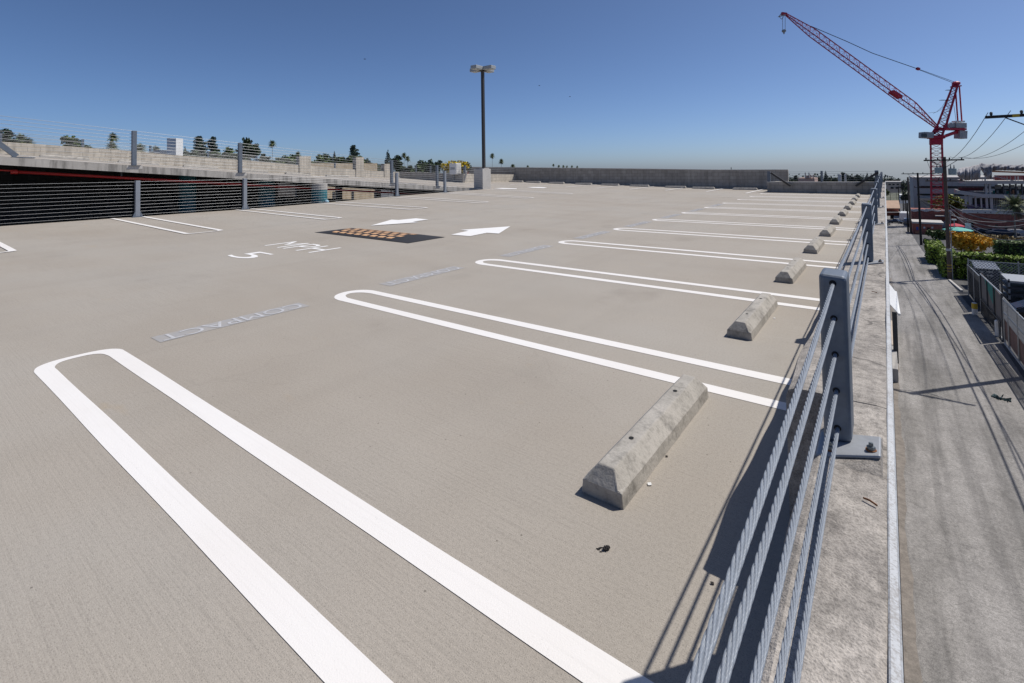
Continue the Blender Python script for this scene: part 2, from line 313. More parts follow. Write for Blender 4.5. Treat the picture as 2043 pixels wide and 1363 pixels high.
def thing(name,loc,label,cat,group=None):
    o=bpy.data.objects.new(name,None); COL.objects.link(o); o.location=tuple(map(float,loc)); o['_o']=tuple(map(float,loc)); o.empty_display_size=.2
    return tag(o,label,cat,group)
def copy_tree(o,parent=None):
    c=o.copy(); COL.objects.link(c)
    if parent is not None: c.parent=parent
    for ch in list(o.children): copy_tree(ch,c)
    return c
def struct(o): o['kind']='structure'; return o
def lattice(mb,p0,p1,w0,h0,w1,h1,up,n,r,rd,m=0,tri=False):
    p0,p1=np.asarray(p0,float),np.asarray(p1,float); d=p1-p0; d=d/np.linalg.norm(d); a=np.cross(d,up); a/=np.linalg.norm(a); b=np.cross(a,d)
    def cs(t):
        c=p0+(p1-p0)*t; w=w0+(w1-w0)*t; h=h0+(h1-h0)*t
        if tri: return [c-a*w/2-b*h/2,c+a*w/2-b*h/2,c+b*h/2]
        return [c-a*w/2-b*h/2,c+a*w/2-b*h/2,c+a*w/2+b*h/2,c-a*w/2+b*h/2]
    C=[cs(i/n) for i in range(n+1)]; k=len(C[0])
    for j in range(k): mb.beam(C[0][j],C[n][j],r,r,up,m)
    for i in range(n):
        for j in range(k):
            q=(j+1)%k
            mb.beam(C[i][j],C[i+1][q],rd,rd,up,m) if i%2==0 else mb.beam(C[i][q],C[i+1][j],rd,rd,up,m)
            mb.beam(C[i][j],C[i][q],rd,rd,up,m)

# ------------------------------------------------------------------ world, sun, camera
SUN=np.array([.418,.53,1.]); SUN/=np.linalg.norm(SUN)
w=bpy.data.worlds.new('World'); S.world=w; w.use_nodes=True; wt=w.node_tree
sk=wt.nodes.new('ShaderNodeTexSky'); sk.sky_type='NISHITA'; sk.sun_disc=False
sk.sun_elevation=math.asin(SUN[2]); sk.sun_rotation=math.atan2(SUN[0],SUN[1]); sk.altitude=0; sk.air_density=.55; sk.dust_density=.85; sk.ozone_density=7.5
L(wt,sk.outputs[0],wt.nodes['Background'].inputs[0]); wt.nodes['Background'].inputs[1].default_value=.107
sl=bpy.data.lights.new('sun','SUN'); sl.energy=4.2; sl.angle=math.radians(.5); sl.color=(1,.955,.89)
so=bpy.data.objects.new('sun',sl); COL.objects.link(so); so.rotation_euler=Vector(SUN).to_track_quat('Z','Y').to_euler()
cam=bpy.data.cameras.new('camera'); cam.lens=36*F/2043; cam.sensor_width=36; cam.sensor_fit='HORIZONTAL'; cam.clip_start=.02; cam.clip_end=9000
cam.shift_y=-(681.5-PY)/2043
co=bpy.data.objects.new('camera',cam); COL.objects.link(co)
mw=Matrix(((_r[0],_u[0],-_f[0],CAM[0]),(_r[1],_u[1],-_f[1],CAM[1]),(_r[2],_u[2],-_f[2],CAM[2]),(0,0,0,1))); co.matrix_world=mw
S.camera=co
S.view_settings.view_transform='Standard'; S.view_settings.look='None'; S.view_settings.gamma=1; S.view_settings.exposure=.0
S.cycles.max_bounces=6; S.cycles.diffuse_bounces=3; S.cycles.glossy_bounces=2; S.cycles.transparent_max_bounces=4

# ------------------------------------------------------------------ SETTING: roof deck, ramp, ground
def gridmesh(xs,ys,fz,th,name,mat):
    mb=MB(); nx,ny=len(xs),len(ys)
    top=[(x,y,fz(x,y)) for y in ys for x in xs]; bot=[(x,y,fz(x,y)-th) for y in ys for x in xs]; n=nx*ny; fs=[]
    for j in range(ny-1):
        for i in range(nx-1):
            a=j*nx+i; fs.append((a,a+1,a+nx+1,a+nx)); fs.append((n+a,n+a+nx,n+a+nx+1,n+a+1))
    for i in range(nx-1): fs.append((i,n+i,n+i+1,i+1)); k=(ny-1)*nx+i; fs.append((k,k+1,n+k+1,n+k))
    for j in range(ny-1): a=j*nx; fs.append((a,a+nx,n+a+nx,n+a)); k=j*nx+nx-1; fs.append((k,n+k,n+k+nx,k+nx))
    mb.add(top+bot,fs); return mb.build(name,mat)
xs=sorted(set(list(np.arange(-13.1,4.83,.56))+[4.83])); ys=sorted(set(list(np.arange(-8,29.9,.54))+[29.9]))
deck=struct(gridmesh(xs,ys,zd,.28,'deck','deck'))
tag(deck,'beige grey coated roof deck marked with white parking stalls','deck')
yr=sorted(set(list(np.arange(-6,20.2,.655))+[20.2]))
ramp=struct(gridmesh(list(np.linspace(-24,-13.6,14)),yr,zr,.215,'ramp',['deck','slab']))
for p in ramp.data.polygons:
    if abs(p.normal.z)<.5 or p.normal.z<0: p.material_index=1
tag(ramp,'pale concrete ramp sloping down beside the roof deck','ramp')
landing=struct(gridmesh([-24,-21,-18,-15.6,-13.1-.004],list(np.linspace(20.204,29.9,14)),zd,.28,'landing','deck'))
gb=MB(); R_=6000; gb.add([(-R_,-R_,gz(-R_,-R_)),(R_,-R_,gz(R_,-R_)),(R_,R_,gz(R_,R_)),(-R_,R_,gz(-R_,R_))],[(0,1,2,3)]); struct(gb.build('ground','ground'))
al=[(-20,4.86,9.3),(20,4.86,9.5),(38,4.86,9.75),(60,4.86,9.3),(88,4.86,8.6),(115,4.6,8.4),(150,4.4,8.3),(260,4,9)]
ab=MB(); vs=[];fs=[]
for y,x0,x1 in al: vs+=[(x0,y,gz(x0,y)+.02),(x1,y,gz(x1,y)+.02)]
ab.add(vs,[(2*i,2*i+1,2*i+3,2*i+2) for i in range(len(al)-1)]); alley=struct(ab.build('alley','alley')); tag(alley,'worn grey asphalt alley below the parapet','alley')
db=MB(); ysd=np.arange(-5,60,.5); vs=[(4.845,y,gz(4.845,y)+.026) for y in ysd]+[(4.99+.08*(math.sin(y*.7)+.6*math.sin(y*1.9+1)+.5*math.sin(y*4.3)+1.2)*.5,y,gz(5,y)+.026) for y in ysd]; n=len(ysd)
db.add(vs,[(i,n+i,n+i+1,i+1) for i in range(n-1)]); struct(db.build('gutter_dirt','dirt'))
# cross street at the end of the alley
cb=MB(); cb.add([(x,y,gz(x,y)+.015) for x,y in ((-40,126),(60,126),(60,137),(-40,137))],[(0,1,2,3)]); struct(cb.build('street','alley'))

# ------------------------------------------------------------------ painted markings: parts of the deck
def ribbon(pts,wd,close=False,z=.005,wf=None):
    mb=MB(); pts=[np.array(p,float) for p in pts]; n=len(pts); vs=[]
    for i,p in enumerate(pts):
        a=pts[max(i-1,0)]; b=pts[min(i+1,n-1)]; d=(b-a)/np.linalg.norm(b-a); nn=np.array([-d[1],d[0]]); h=(wf(i) if wf else wd)/2
        for s in (1,-1): q=p+nn*h*s; vs.append((q[0],q[1],zd(q[0],q[1])+z))
    mb.add(vs,[(2*i+1,2*i+3,2*i+2,2*i) for i in range(n-1)]); return mb
def lin(a,b,st=.3):
    a,b=np.array(a,float),np.array(b,float); n=max(2,int(np.linalg.norm(b-a)/st)+1); return [a+(b-a)*i/(n-1) for i in range(n)]
PI=2.286; HA,LW=.236,.1045
def stall(name,yc,xe,half,w,capd,square=1.,dirn=1,xt=0.,thin=1.,z=.0022):
    """a long U of paint: outer and inner outlines with a rounded end"""
    O=[];I=[]; n=max(3,int(abs(xe-xt-dirn*capd)/.3)); ci=capd*.86; tk=w*thin
    for i in range(n): f=i/n; x=xe+(xt+dirn*capd-xe)*f; O.append((x,yc+half)); I.append((xe+(xt+dirn*(tk+ci)-xe)*f,yc+half-w))
    for k in range(33):
        th=math.pi/2+math.pi*k/32; cx,sy=math.cos(th),math.sin(th); cx=math.copysign(abs(cx)**square,cx); sy=math.copysign(abs(sy)**square,sy)
        O.append((xt+dirn*capd*(1+cx),yc+half*sy)); I.append((xt+dirn*(tk+ci*(1+cx)),yc+(half-w)*sy))
    for i in range(n-1,-1,-1): f=i/n; x=xe+(xt+dirn*capd-xe)*f; O.append((x,yc-half)); I.append((xe+(xt+dirn*(tk+ci)-xe)*f,yc-half+w))
    j=lambda q,s:(q[0]+.0012*math.sin(q[0]*23+s+yc),q[1]+.0018*math.sin(q[0]*17+s)+.001*math.sin(q[0]*61+yc))
    vs=[]; 
    for o_,i_ in zip(O,I): o_=j(o_,0); i_=j(i_,2); vs+=[(o_[0],o_[1],zd(*o_)+z),(i_[0],i_[1],zd(*i_)+z)]
    fs=[(2*i,2*i+1,2*i+3,2*i+2) if dirn<0 else (2*i+1,2*i,2*i+2,2*i+3) for i in range(len(O)-1)]
    fs=[f[::-1] for f in fs]; mb=MB(); mb.add(vs,fs); return mb.build(name,'white',deck)
for k in range(-1,12):
    stall('stall_line',k*PI,4.515,HA if k else .25,LW,.25 if k else .21,square=1. if k else .72,thin=1. if k else .62)
for yc,hf in ((-3.3,.42),(P(30,499)[1]-.42,.42),(3.86,.41),(7.17,.30),(10.42,.41),(13.72,.36),(16.9,.33),(20.35,.3)):
    stall('stall_line',yc,-13.0,hf,LW,.16,square=.5,dirn=-1,xt=-7.6,thin=.6,z=.012)
for (x,y) in ((1018,369),(1072,371.8),(1128,374),(1190,376),(1256,378.5),(1328,380.5),(1409,382.8),(1488,386.3)):
    p=P(x,y); ribbon(lin(p[:2],(p[0],29.45)),.11,z=.014).build('stall_line','white',deck)
p=P(1487,386.3); 
def poly(name,px,mat,z=.006):
    q=[P(*a) for a in px]; mb=MB(); mb.add([(a[0],a[1],a[2]+z) for a in q],[tuple(range(len(q)))]); return mb.build(name,mat,deck)
def o5(l): return [(620+x/4.864,420+y/4.864) for x,y in l]
poly('arrow_marking',o5([(580,152),(785,93),(850,97),(1020,80),(1145,92),(990,112),(1055,118)]),'arrowwhite',.012)
poly('arrow_marking',o5([(1937,157),(1825,228),(1710,220),(1545,253),(1362,238),(1530,200),(1450,192)]),'arrowwhite',.008)
poly('arrow_marking',[(985,376.4),(1000,375.6),(1031,376.6),(1031,377.9),(1005,377.6)],'arrowwhite',.014)
poly('arrow_marking',[(1050,373.9),(1075,373.6),(1092,374.6),(1085,375.9),(1062,375.3)],'arrowwhite',.014)
def text_poly(s,size,bold,extr=None):
    cu=bpy.data.curves.new('t','FONT'); cu.body=s; cu.size=size; cu.offset=bold; cu.resolution_u=4; cu.fill_mode='FRONT'
    o=bpy.data.objects.new('t',cu); COL.objects.link(o); dg=bpy.context.evaluated_depsgraph_get(); dg.update()
    me=o.evaluated_get(dg).to_mesh(); V=np.array([v.co[:] for v in me.vertices]); Fc=[tuple(p.vertices) for p in me.polygons]
    o.evaluated_get(dg).to_mesh_clear(); bpy.data.objects.remove(o); bpy.data.curves.remove(cu); return V,Fc
def deck_text(name,s,org,ex,ey,mat,bold=.0,z=.008,parent=None):
    """lettering fitted into the box org + a*ex + b*ey"""
    V,Fc=text_poly(s,1.,bold); lo,hi=V[:,:2].min(0),V[:,:2].max(0); uv=(V[:,:2]-lo)/(hi-lo)
    q=[np.array(org)+np.array(ex)*a+np.array(ey)*b for a,b in uv]; mb=MB(); mb.add([(a[0],a[1],zd(a[0],a[1])+z) for a in q],Fc); return mb.build(name,mat,parent or deck)
# faded COMPACT stencils: letters face the driver entering the stall
a0,a1,b0,b1=P(320,684),P(612,609),P(308,672),P(600,603)
for k in range(8):
    dy=k*PI; x0=-.16; x1=.055; y0=.60+dy; y1=1.86+dy
    if k==0: x0,x1=b0[0],a0[0]; y0,y1=a0[1],a1[1]; X0,X1,Y0,Y1=x0,x1,y0,y1
    else: x0,x1,y0,y1=X0,X1,Y0+dy,Y1+dy
    mb=MB(); mb.add([(x,y,zd(x,y)+.002) for x,y in ((x0,y0),(x1,y0),(x1,y1),(x0,y1))],[(0,1,2,3)]); mb.build('compact_panel','ghost',deck)
    h=x1-x0; deck_text('compact_lettering','COMPACT',(x0+.1*h,y1-.04),(0,-(y1-y0)+.07),(h*.85,0),'ghostletter',.0,.0045)
# 5 MPH
def o4(x,y): return P(440+x/7.858,460+y/7.858)
m0=o4(690,236); m1=o4(1400,352); m2=o4(1905,276); m3=o4(1200,168)
deck_text('speed_lettering','MPH',(m0[0],m1[1]),(m1[0]-m0[0],0),(0,m2[1]-m1[1]),'arrowwhite',-.006,.004)
f0=o4(115,405); f1=o4(810,340); mc=(m0[0]+m1[0])/2
f2=o4(410,415); deck_text('speed_lettering','5',(f2[0]-.42,f0[1]+.0),(.62,0),(0,f1[1]-f0[1]-.1),'arrowwhite',-.003,.004)

# ------------------------------------------------------------------ parapet and cable railing
PH=.55
def wob(y,s): return .006*math.sin(y*2.1+s)+.004*math.sin(y*5.3+2*s)+.003*math.sin(y*11+s)
par=MB()
def parapet_strip(y0,y1,xi):
    ysp=np.arange(y0,y1+.001,.06); ysp=np.append(ysp,y1) if y1-ysp[-1]>.01 else ysp; ring=[]
    prof=[(0,-.02),(0,PH-.03),(.008,PH-.010),(.03,PH)]+[((4.818-xi)*f,PH) for f in (.3,.45,.6,.75,.9)]+[(4.818-xi,PH-.002),(4.821-xi,-.02)]
    for y in ysp:
        for j,(dx,z) in enumerate(prof):
            zz=z+(wob(y,.3)*.7+.0012*math.sin(y*3.7+j*1.3)+.012*math.sin((y-.7)/3.16*2*math.pi) *(.3 if j>3 else .0) if z>.4 else 0); ring.append((xi+dx+(wob(y,1.7) if j<3 and z>0 else 0),y,zz))
    n=len(prof); fs=[]
    for i in range(len(ysp)-1):
        for j in range(n-1): fs.append((i*n+j,(i+1)*n+j,(i+1)*n+j+1,i*n+j+1))
    fs.append(tuple(range(n))); k=(len(ysp)-1)*n; fs.append(tuple(k+i for i in range(n-1,-1,-1))); par.add(ring,fs)
parapet_strip(-2.2,.9845,4.643); parapet_strip(.985,26.9,4.534)
pw=par.build('parapet_wall','parapet',loc=(4.66,12,0)); tag(pw,'low cracked concrete parapet under the cable railing along the alley','wall'); pw['_o']=(4.66,12,0)
fl=MB(); ysf=np.arange(-2.2,26.9,.12)
vs=[];n=6
for y in ysf:
    a=.003*math.sin(y*3.1)+.002*math.sin(y*9); x0=4.8185; x1=4.8365
    vs+=[(x0,y,.30),(x0,y,PH+.001+a*.5),(x0+.003,y,PH+.003+a*.5),(x1-.003,y,PH+.001+a*.5),(x1,y,PH-.004),(x1,y,.30)]
fl.add(vs,[(i*n+j,(i+1)*n+j,(i+1)*n+j+1,i*n+j+1) for i in range(len(ysf)-1) for j in range(n-1)]); fl.build('edge_flashing','flash',pw)
gw=MB().box(-24,4.814,-7.9,-7.7,-9.6,-.3).box(4.6,4.814,-7.7,29.9,-9.6,-.3).box(-24,4.6,29.7,29.9,-9.9,-.3)
gw_=gw.build('garage_wall','conc',loc=(4.7,10,-9)); tag(gw_,'grey concrete outer wall of the parking garage below the roof','wall')

rail=thing('cable_railing',(4.71,12,PH),'blue grey steel posts with five thick twisted cables above the alley parapet','railing')
CZ=[1.0,.903,.804,.705,.603]; XC=4.711; YP=[.635+3.16*k for k in range(9)]
for k,y in enumerate(YP):
    pm=MB(); zt=1.024; x0,x1,ya,yb=4.6775,4.7435,y,y+.115
    pm.hexa([(x0,ya,PH+.008),(x1,ya,PH+.02),(x1,yb,PH+.02),(x0,yb,PH+.008)],[(x0,ya,zt),(x1,ya,zt-.004),(x1,yb,zt-.004),(x0,yb,zt)])
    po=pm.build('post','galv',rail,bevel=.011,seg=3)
    tl=lambda x: PH+.005+(x-4.664)*.20
    X0,X1,Y0,Y1=4.664,4.807,y-.082,y+.062
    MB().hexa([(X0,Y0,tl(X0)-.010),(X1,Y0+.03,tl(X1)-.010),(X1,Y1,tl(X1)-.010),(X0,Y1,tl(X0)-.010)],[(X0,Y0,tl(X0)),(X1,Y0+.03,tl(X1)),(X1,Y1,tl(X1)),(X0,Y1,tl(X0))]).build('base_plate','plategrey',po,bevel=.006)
    MB().hexa([(X0+.02,Y0-.03,PH-.004),(X1+.005,Y0-.03,PH-.004),(X1+.005,Y1+.09,PH-.004),(X0+.02,Y1+.09,PH-.004)],[(X0+.03,Y0+.004,tl(X0+.03)-.0105),(X1-.002,Y0+.034,tl(X1)-.0105),(X1-.002,Y1-.004,tl(X1)-.0105),(X0+.03,Y1-.004,tl(X0+.03)-.0105)]).build('grout_bed','parapet',po)
    for bx,by in ((4.786,y-.030),(4.697,y-.050)):
        z=tl(bx)+.0005; bm=MB(); bm.lathe([(.0125,0),(.0125,.003)],(bx,by,z),16,1); bm.lathe([(.0098,.003),(.0098,.0105),(.0085,.012)],(bx,by,z),6,0); bm.lathe([(.0052,.012),(.0052,.019),(.004,.0205)],(bx,by,z),10,0)
        bm.build('bolt',['bolt','rust'],po)
    for z in CZ:
        for yy,sg in ((y-.0008,1),(y+.1188,-1)):
            c=np.array([XC,yy,z]); ring=[c+np.array([.0086*math.cos(a)*sg,0,.0086*math.sin(a)]) for a in np.linspace(0,2*math.pi,16,endpoint=False)]
            MB().add(ring,[tuple(range(16))]).build('cable_hole','hole',po)
SAG=[.060,.021,.022,.028,.032]
for ci,z in enumerate(CZ):
    cm=MB(); nl=6; n=nl*10; y0,y1=-1.6,3.9; st=.006; K=int((y1-y0)/st); vs=[]; pitch=.12
    def zc_(y):
        t=((y-.69)%3.16)/3.16; s=SAG[ci] if y<.69 else .008
        return z-4*s*t*(1-t)
    for i in range(K+1):
        y=y0+(y1-y0)*i/K; ph=2*math.pi*(y/pitch); zz=zc_(y)
        for k in range(n):
            a=2*math.pi*k/n; r=.0030+.0021*abs(math.cos((a-ph)*nl/2))**.7
            vs.append((XC+r*math.cos(a),y,zz+r*math.sin(a)))
    fs=[(i*n+k,i*n+(k+1)%n,(i+1)*n+(k+1)%n,(i+1)*n+k) for i in range(K) for k in range(n)]
    cm.add(vs,fs); cm.tube([(XC,y,zc_(y)) for y in np.arange(3.9,26.6,.4)],.0049,10)
    cm.build('cable','cable',rail)

# ------------------------------------------------------------------ wheel stops
def wheel_stop(name,lx=1.17,holes=True):
    t=thing(name,(0,0,0),'',''); mb=MB(); W=.0925; wt_=.034; h1,h2=.058,.118; Lh=lx/2
    def ring(y,f,zt): return [(-W,y,0),(-W+.006,y,h1),(-wt_*f-(W-wt_)*(1-f)*.0,y,zt),(wt_*f,y,zt),(W-.006,y,h1),(W,y,0)]
    ysq=[-Lh,-Lh+.045]+list(np.linspace(-Lh+.1,Lh-.1,9))+[Lh-.045,Lh]; vs=[]
    for i,y in enumerate(ysq):
        e=(i==0 or i==len(ysq)-1)
        zt=h2
        if e: vs+=[(-W,y,0),(-W+.006,y,h1),(-W*.72,y,h1+.0015),(W*.72,y,h1+.0015),(W-.006,y,h1),(W,y,0)]
        else:
            j=.0012*math.sin(i*2.3); vs+=[(-W+.0015*math.sin(i*1.7),y,0),(-W+.007,y,h1+j),(-wt_+j,y,zt+j*.6),(wt_+j,y,zt-j*.5),(W-.007,y,h1-j),(W+.001*math.cos(i*2.1),y,0)]
    n=6; fs=[(i*n+j,i*n+j+1,(i+1)*n+j+1,(i+1)*n+j) for i in range(len(ysq)-1) for j in range(n-1)]
    fs.append((5,4,3,2,1,0)); k=(len(ysq)-1)*n; fs.append(tuple(k+i for i in range(6))); mb.add(vs,fs); mb.build('block','stop',t,bevel=.006,seg=2)
    if holes:
        for y in (-.29,.29):
            hb=MB(); hb.add([(.011*math.cos(a),y+.011*math.sin(a),h2+.003) for a in np.linspace(0,2*math.pi,14,endpoint=False)],[tuple(range(14))]); hb.build('anchor_hole','hole',t)
    return t
ws0=wheel_stop('wheel_stop')
ORD=['first','second','third','fourth','fifth','sixth','seventh','eighth','ninth','tenth','eleventh','twelfth']
jit=[(0,0,0),(.002,.03,.004),(-.012,-.0,-.004),(.0,.06,.003),(.01,.0,-.003),(-.006,.02,.004),(.004,-.03,0),(0,.02,.005),(.01,0,-.004),(-.01,.02,0),(.0,0,.003)]
for k in range(11):
    o=ws0 if k==0 else copy_tree(ws0); dx,dy,dr=jit[k]
    o.location=(3.893+dx,1.395+k*PI+dy,.001); o.rotation_euler=(0,0,dr)
    lab='large concrete wheel stop closest to the camera, with two dark anchor holes' if k==0 else ORD[k]+' concrete wheel stop from the camera in the row along the parapet railing'
    tag(o,lab,'wheel stop','wheel stops along the parapet')
fs_px=[(1011,364),(1056,365.2),(1105,367),(1156,369.2),(1211,371),(1269,373.2),(1343,375.6),(1399,377.6),(1483,379.6)]
wst=None
for i,(x,y) in enumerate(fs_px):
    p=P(x,y)
    if wst is None: wst=wheel_stop('wheel_stop',1.25,False); o=wst
    else: o=copy_tree(wst)
    o.location=(p[0],28.55,zd(p[0],28.55)+.002); o.rotation_euler=(0,0,math.pi/2)
    tag(o,('westernmost concrete wheel stop of the row, nearest the lamp pillar, under the long block wall' if i==0 else ORD[i]+' concrete wheel stop counted from the lamp pillar along the long block wall'),'wheel stop','wheel stops along the far block wall')

# ------------------------------------------------------------------ speed hump
q=[P(*a) for a in ((633.4,464.2),(700.2,454.3),(882.8,473.9),(814.3,486.4))]
hx0=(q[0][0]+q[1][0])/2; hx1=(q[2][0]+q[3][0])/2; hy0=(q[0][1]+q[3][1])/2; hy1=(q[1][1]+q[2][1])/2
hc=((hx0+hx1)/2,(hy0+hy1)/2,.0); hump=thing('speed_hump',hc,'black rubber speed hump with orange reflective squares on the drive lane','speed hump')
def hz(u,v): # u,v in 0..1
    return .004+.055*math.sin(math.pi*min(max(v,0),1))**.8*min(1,min(u,1-u)/.16)
mb=MB(); nu,nv=36,16; vs=[(hx0+(hx1-hx0)*i/nu,hy0+(hy1-hy0)*j/nv,zd(hx0,hy0)+hz(i/nu,j/nv)) for j in range(nv+1) for i in range(nu+1)]
mb.add(vs,[(j*(nu+1)+i,j*(nu+1)+i+1,(j+1)*(nu+1)+i+1,(j+1)*(nu+1)+i) for j in range(nv) for i in range(nu)])
mb.box(hx0,hx1,hy0,hy1,-.01,.003); mb.build('rubber_mat','rubber',hump)
for i in range(8):
    for j in range(5):
        u0=.165+.67*i/8+.008+(.018 if j%2 else -.012); u1=u0+.057; v0=.08+.84*j/5+.03; v1=v0+.108; m2=MB()
        if (i+j)%1==0:
            g4=[]
            for a in range(5):
                for b_ in (u0,u1): v=v0+(v1-v0)*a/4; g4.append((hx0+(hx1-hx0)*b_,hy0+(hy1-hy0)*v,zd(hx0,hy0)+hz(b_,v)+.003))
            m2.add(g4,[(2*a,2*a+1,2*a+3,2*a+2) for a in range(4)]); m2.build('reflective_square','orange',hump)

# ------------------------------------------------------------------ far walls
hw=MB(); 
X0,X1=-23.0,onY(1572,341,29.6)[0]; nseg=24
for i in range(nseg):
    xa=X0+(X1-X0)*i/nseg; xb=X0+(X1-X0)*(i+1)/nseg
    hw.hexa([(xa,29.6,zd(xa,29.6)-.05),(xb,29.6,zd(xb,29.6)-.05),(xb,29.8,zd(xb,29.6)-.05),(xa,29.8,zd(xa,29.6)-.05)],
            [(xa,29.6,zd(xa,29.6)+1.06),(xb,29.6,zd(xb,29.6)+1.06),(xb,29.8,zd(xb,29.6)+1.06),(xa,29.8,zd(xa,29.6)+1.06)])
hwo=hw.build('block_wall','wallx',loc=(-10,29.7,.2)); hwo['_o']=(-10,29.7,.2); tag(hwo,'long tall weathered concrete block wall closing the far end of the roof','wall')
cp=MB()
for i in range(nseg):
    xa=X0+(X1-X0)*i/nseg; xb=X0+(X1-X0)*(i+1)/nseg; za,zb=zd(xa,29.6)+1.0605,zd(xb,29.6)+1.0605
    cp.hexa([(xa,29.585,za),(xb,29.585,zb),(xb,29.815,zb),(xa,29.815,za)],[(xa,29.585,za+.045),(xb,29.585,zb+.045),(xb,29.815,zb+.045),(xa,29.815,za+.045)])
cp.build('coping','conclt',hwo)
YL=26.6; XL0=onY(1531,384,YL)[0]
lw=MB().box(XL0,4.514,YL,YL+.2,-.05,PH-.03).box(XL0,XL0+.2,YL+.2,29.6,-.05,PH-.03)
lwo=lw.build('low_block_wall','wallx',loc=(2.5,YL,0)); lwo['_o']=(2.5,YL,0); tag(lwo,'low grey block wall with cables above it, between long wall and parapet','wall')
MB().box(XL0-.01,4.513,YL-.012,YL+.212,PH-.0295,PH+.02).build('coping','conclt',lwo)
fr=thing('cable_railing',(2.4,YL+.1,PH),'thin cable railing with two sloping braces on the far low block wall','railing')
for px_,w_ in ((1534,.1),(1639.5,.05),(1749,.1)):
    X=onY(px_,350,YL+.1)[0]; MB().box(X-w_/2-.02,X+w_/2+.02,YL+.05,YL+.15,PH+.02,PH+.53).build('post','galv',fr,bevel=.008)
for zz in (.49,.40,.31,.22,.12): MB().tube([(XL0,YL+.1,PH+zz),(4.6,YL+.1,PH+zz)],.005,6).build('cable','cablefar',fr)
b0_=onY(1538,345,YL-.02); b1_=onY(1577,371,YL-.12); MB().beam(b0_,b1_,.06,.09).build('brace','bronze',fr)
b0_=onY(1752,344,YL-.02); b1_=onY(1707,371,YL-.12); MB().beam(b0_,b1_,.06,.09).build('brace','bronze',fr)

# ------------------------------------------------------------------ lamp pillar and lamp
pz=zd(-13.4,20.4); pil=MB().box(-13.76,-13.1,20.1,20.82,pz-.3,1.42)
po_=pil.build('lamp_pillar','conclt',loc=(-13.43,20.45,pz),bevel=.015); po_['_o']=(-13.43,20.45,pz); tag(po_,'square pale concrete pillar carrying the tall lamp post','pillar')
lt=onY(965,139,20.45); lx=-13.30
lamp=thing('lamp_post',(lx,20.45,1.42),'tall dark lamp post with four box heads rising from concrete pillar','street lamp')
zt=onX(965,140,lx)[2]
MB().box(lx-.2,lx+.2,20.25,20.65,1.421,1.47).build('base_plate','conclt',lamp)
MB().box(lx-.075,lx+.075,20.375,20.525,1.47,zt).build('pole','bronze',lamp,bevel=.01)
MB().box(lx-.1,lx+.1,20.35,20.55,zt,zt+.1).build('pole_cap','bronze',lamp)
for dx,dy in ((-1,0),(1,0),(0,-1),(0,1)):
    cx,cy=lx+dx*.50,20.45+dy*.50; a=MB(); a.beam((lx,20.45,zt-.02),(cx,cy,zt-.02),.06,.08); a.build('arm','bronze',lamp)
    h=MB(); hl,hw_=.30,.21; ex=np.array([dx,dy,0])*hl; ey=np.array([-dy,dx,0])*hw_
    h.obox((cx,cy,zt+.05),ex,ey,(0,0,.10)); hh=h.build('lamp_head','lampgrey',lamp,bevel=.02)
    MB().obox((cx,cy,zt-.056),ex*.86,ey*.84,(0,0,.004)).build('lens','lens',hh)

# ------------------------------------------------------------------ left deck railing, ramp railing
def base_post(name,x,y,z,h,par,gus=True,mt='galv'):
    p=MB().box(x-.055,x+.055,y-.06,y+.06,z+.0125,z+h).build(name,mt,par,bevel=.008)
    MB().box(x-.13,x+.13,y-.15,y+.15,z+.0005,z+.012).build('base_plate','galv',p)
    if gus:
        for s in (-1,1):
            gm=MB(); gm.add([(x+.0558,y+s*.062,z+.012),(x+.0558,y+s*.13,z+.012),(x+.0558,y+s*.062,z+.18),(x+.0458,y+s*.062,z+.012),(x+.0458,y+s*.13,z+.012),(x+.0458,y+s*.062,z+.18)],[(0,1,2),(5,4,3),(0,3,4,1),(1,4,5,2),(2,5,3,0)])
            gm.build('gusset','galv',p)
    return p
lr=thing('cable_railing',(-13.0,9,.1),'cable railing with light grey posts at the edge beside the ramp','railing')
LY=[-5.5,-2.3,.9,4.1,7.2,13.93,17.02]
for y in LY: base_post('post',-13.0,y,zd(-13,y),1.08,lr,True,'postlt')
ysl=np.arange(-6,20.11,.9)
for i in range(11):
    MB().tube([(-13.0,y,zd(-13,y)+.07+.098*i) for y in ysl],.0030,6).build('cable','cablelt',lr)
rr=thing('cable_railing',(-13.68,8,1.5),'cable railing along the open edge of the upper ramp','railing')
for y in (-5.4,-2.3,1.0,4.2,7.35,14.2,17.15):
    z=zr(-13.68,y); base_post('post',-13.68,y,z,1.08,rr,False)
    MB().hexa([(-13.9,y-.2,z-.10),(-13.598,y-.2,z-.10),(-13.598,y+.2,z-.10),(-13.9,y+.2,z-.10)],[(-13.9,y-.2,z+.001),(-13.598,y-.2,z+.001),(-13.598,y+.2,z+.001),(-13.9,y+.2,z+.001)]).build('plinth','conclt',rr)
for i in range(11):
    MB().tube([(-13.68,y,zr(-13.68,y)+.07+.1*i) for y in np.arange(-6,19.9,.9)],.0055,6).build('cable','cablefar',rr)
a=onX(0,288,-13.7); b=onX(33,312,-13.7); MB().beam(a,b,.10,.12).beam(a,a+(a-b)*1.3,.1,.12).build('brace','galv',rr)
MB().beam(b+np.array([0,-.1,-.02]),b+np.array([0,.35,-.04]),.2,.02).build('brace_plate','galv',rr)
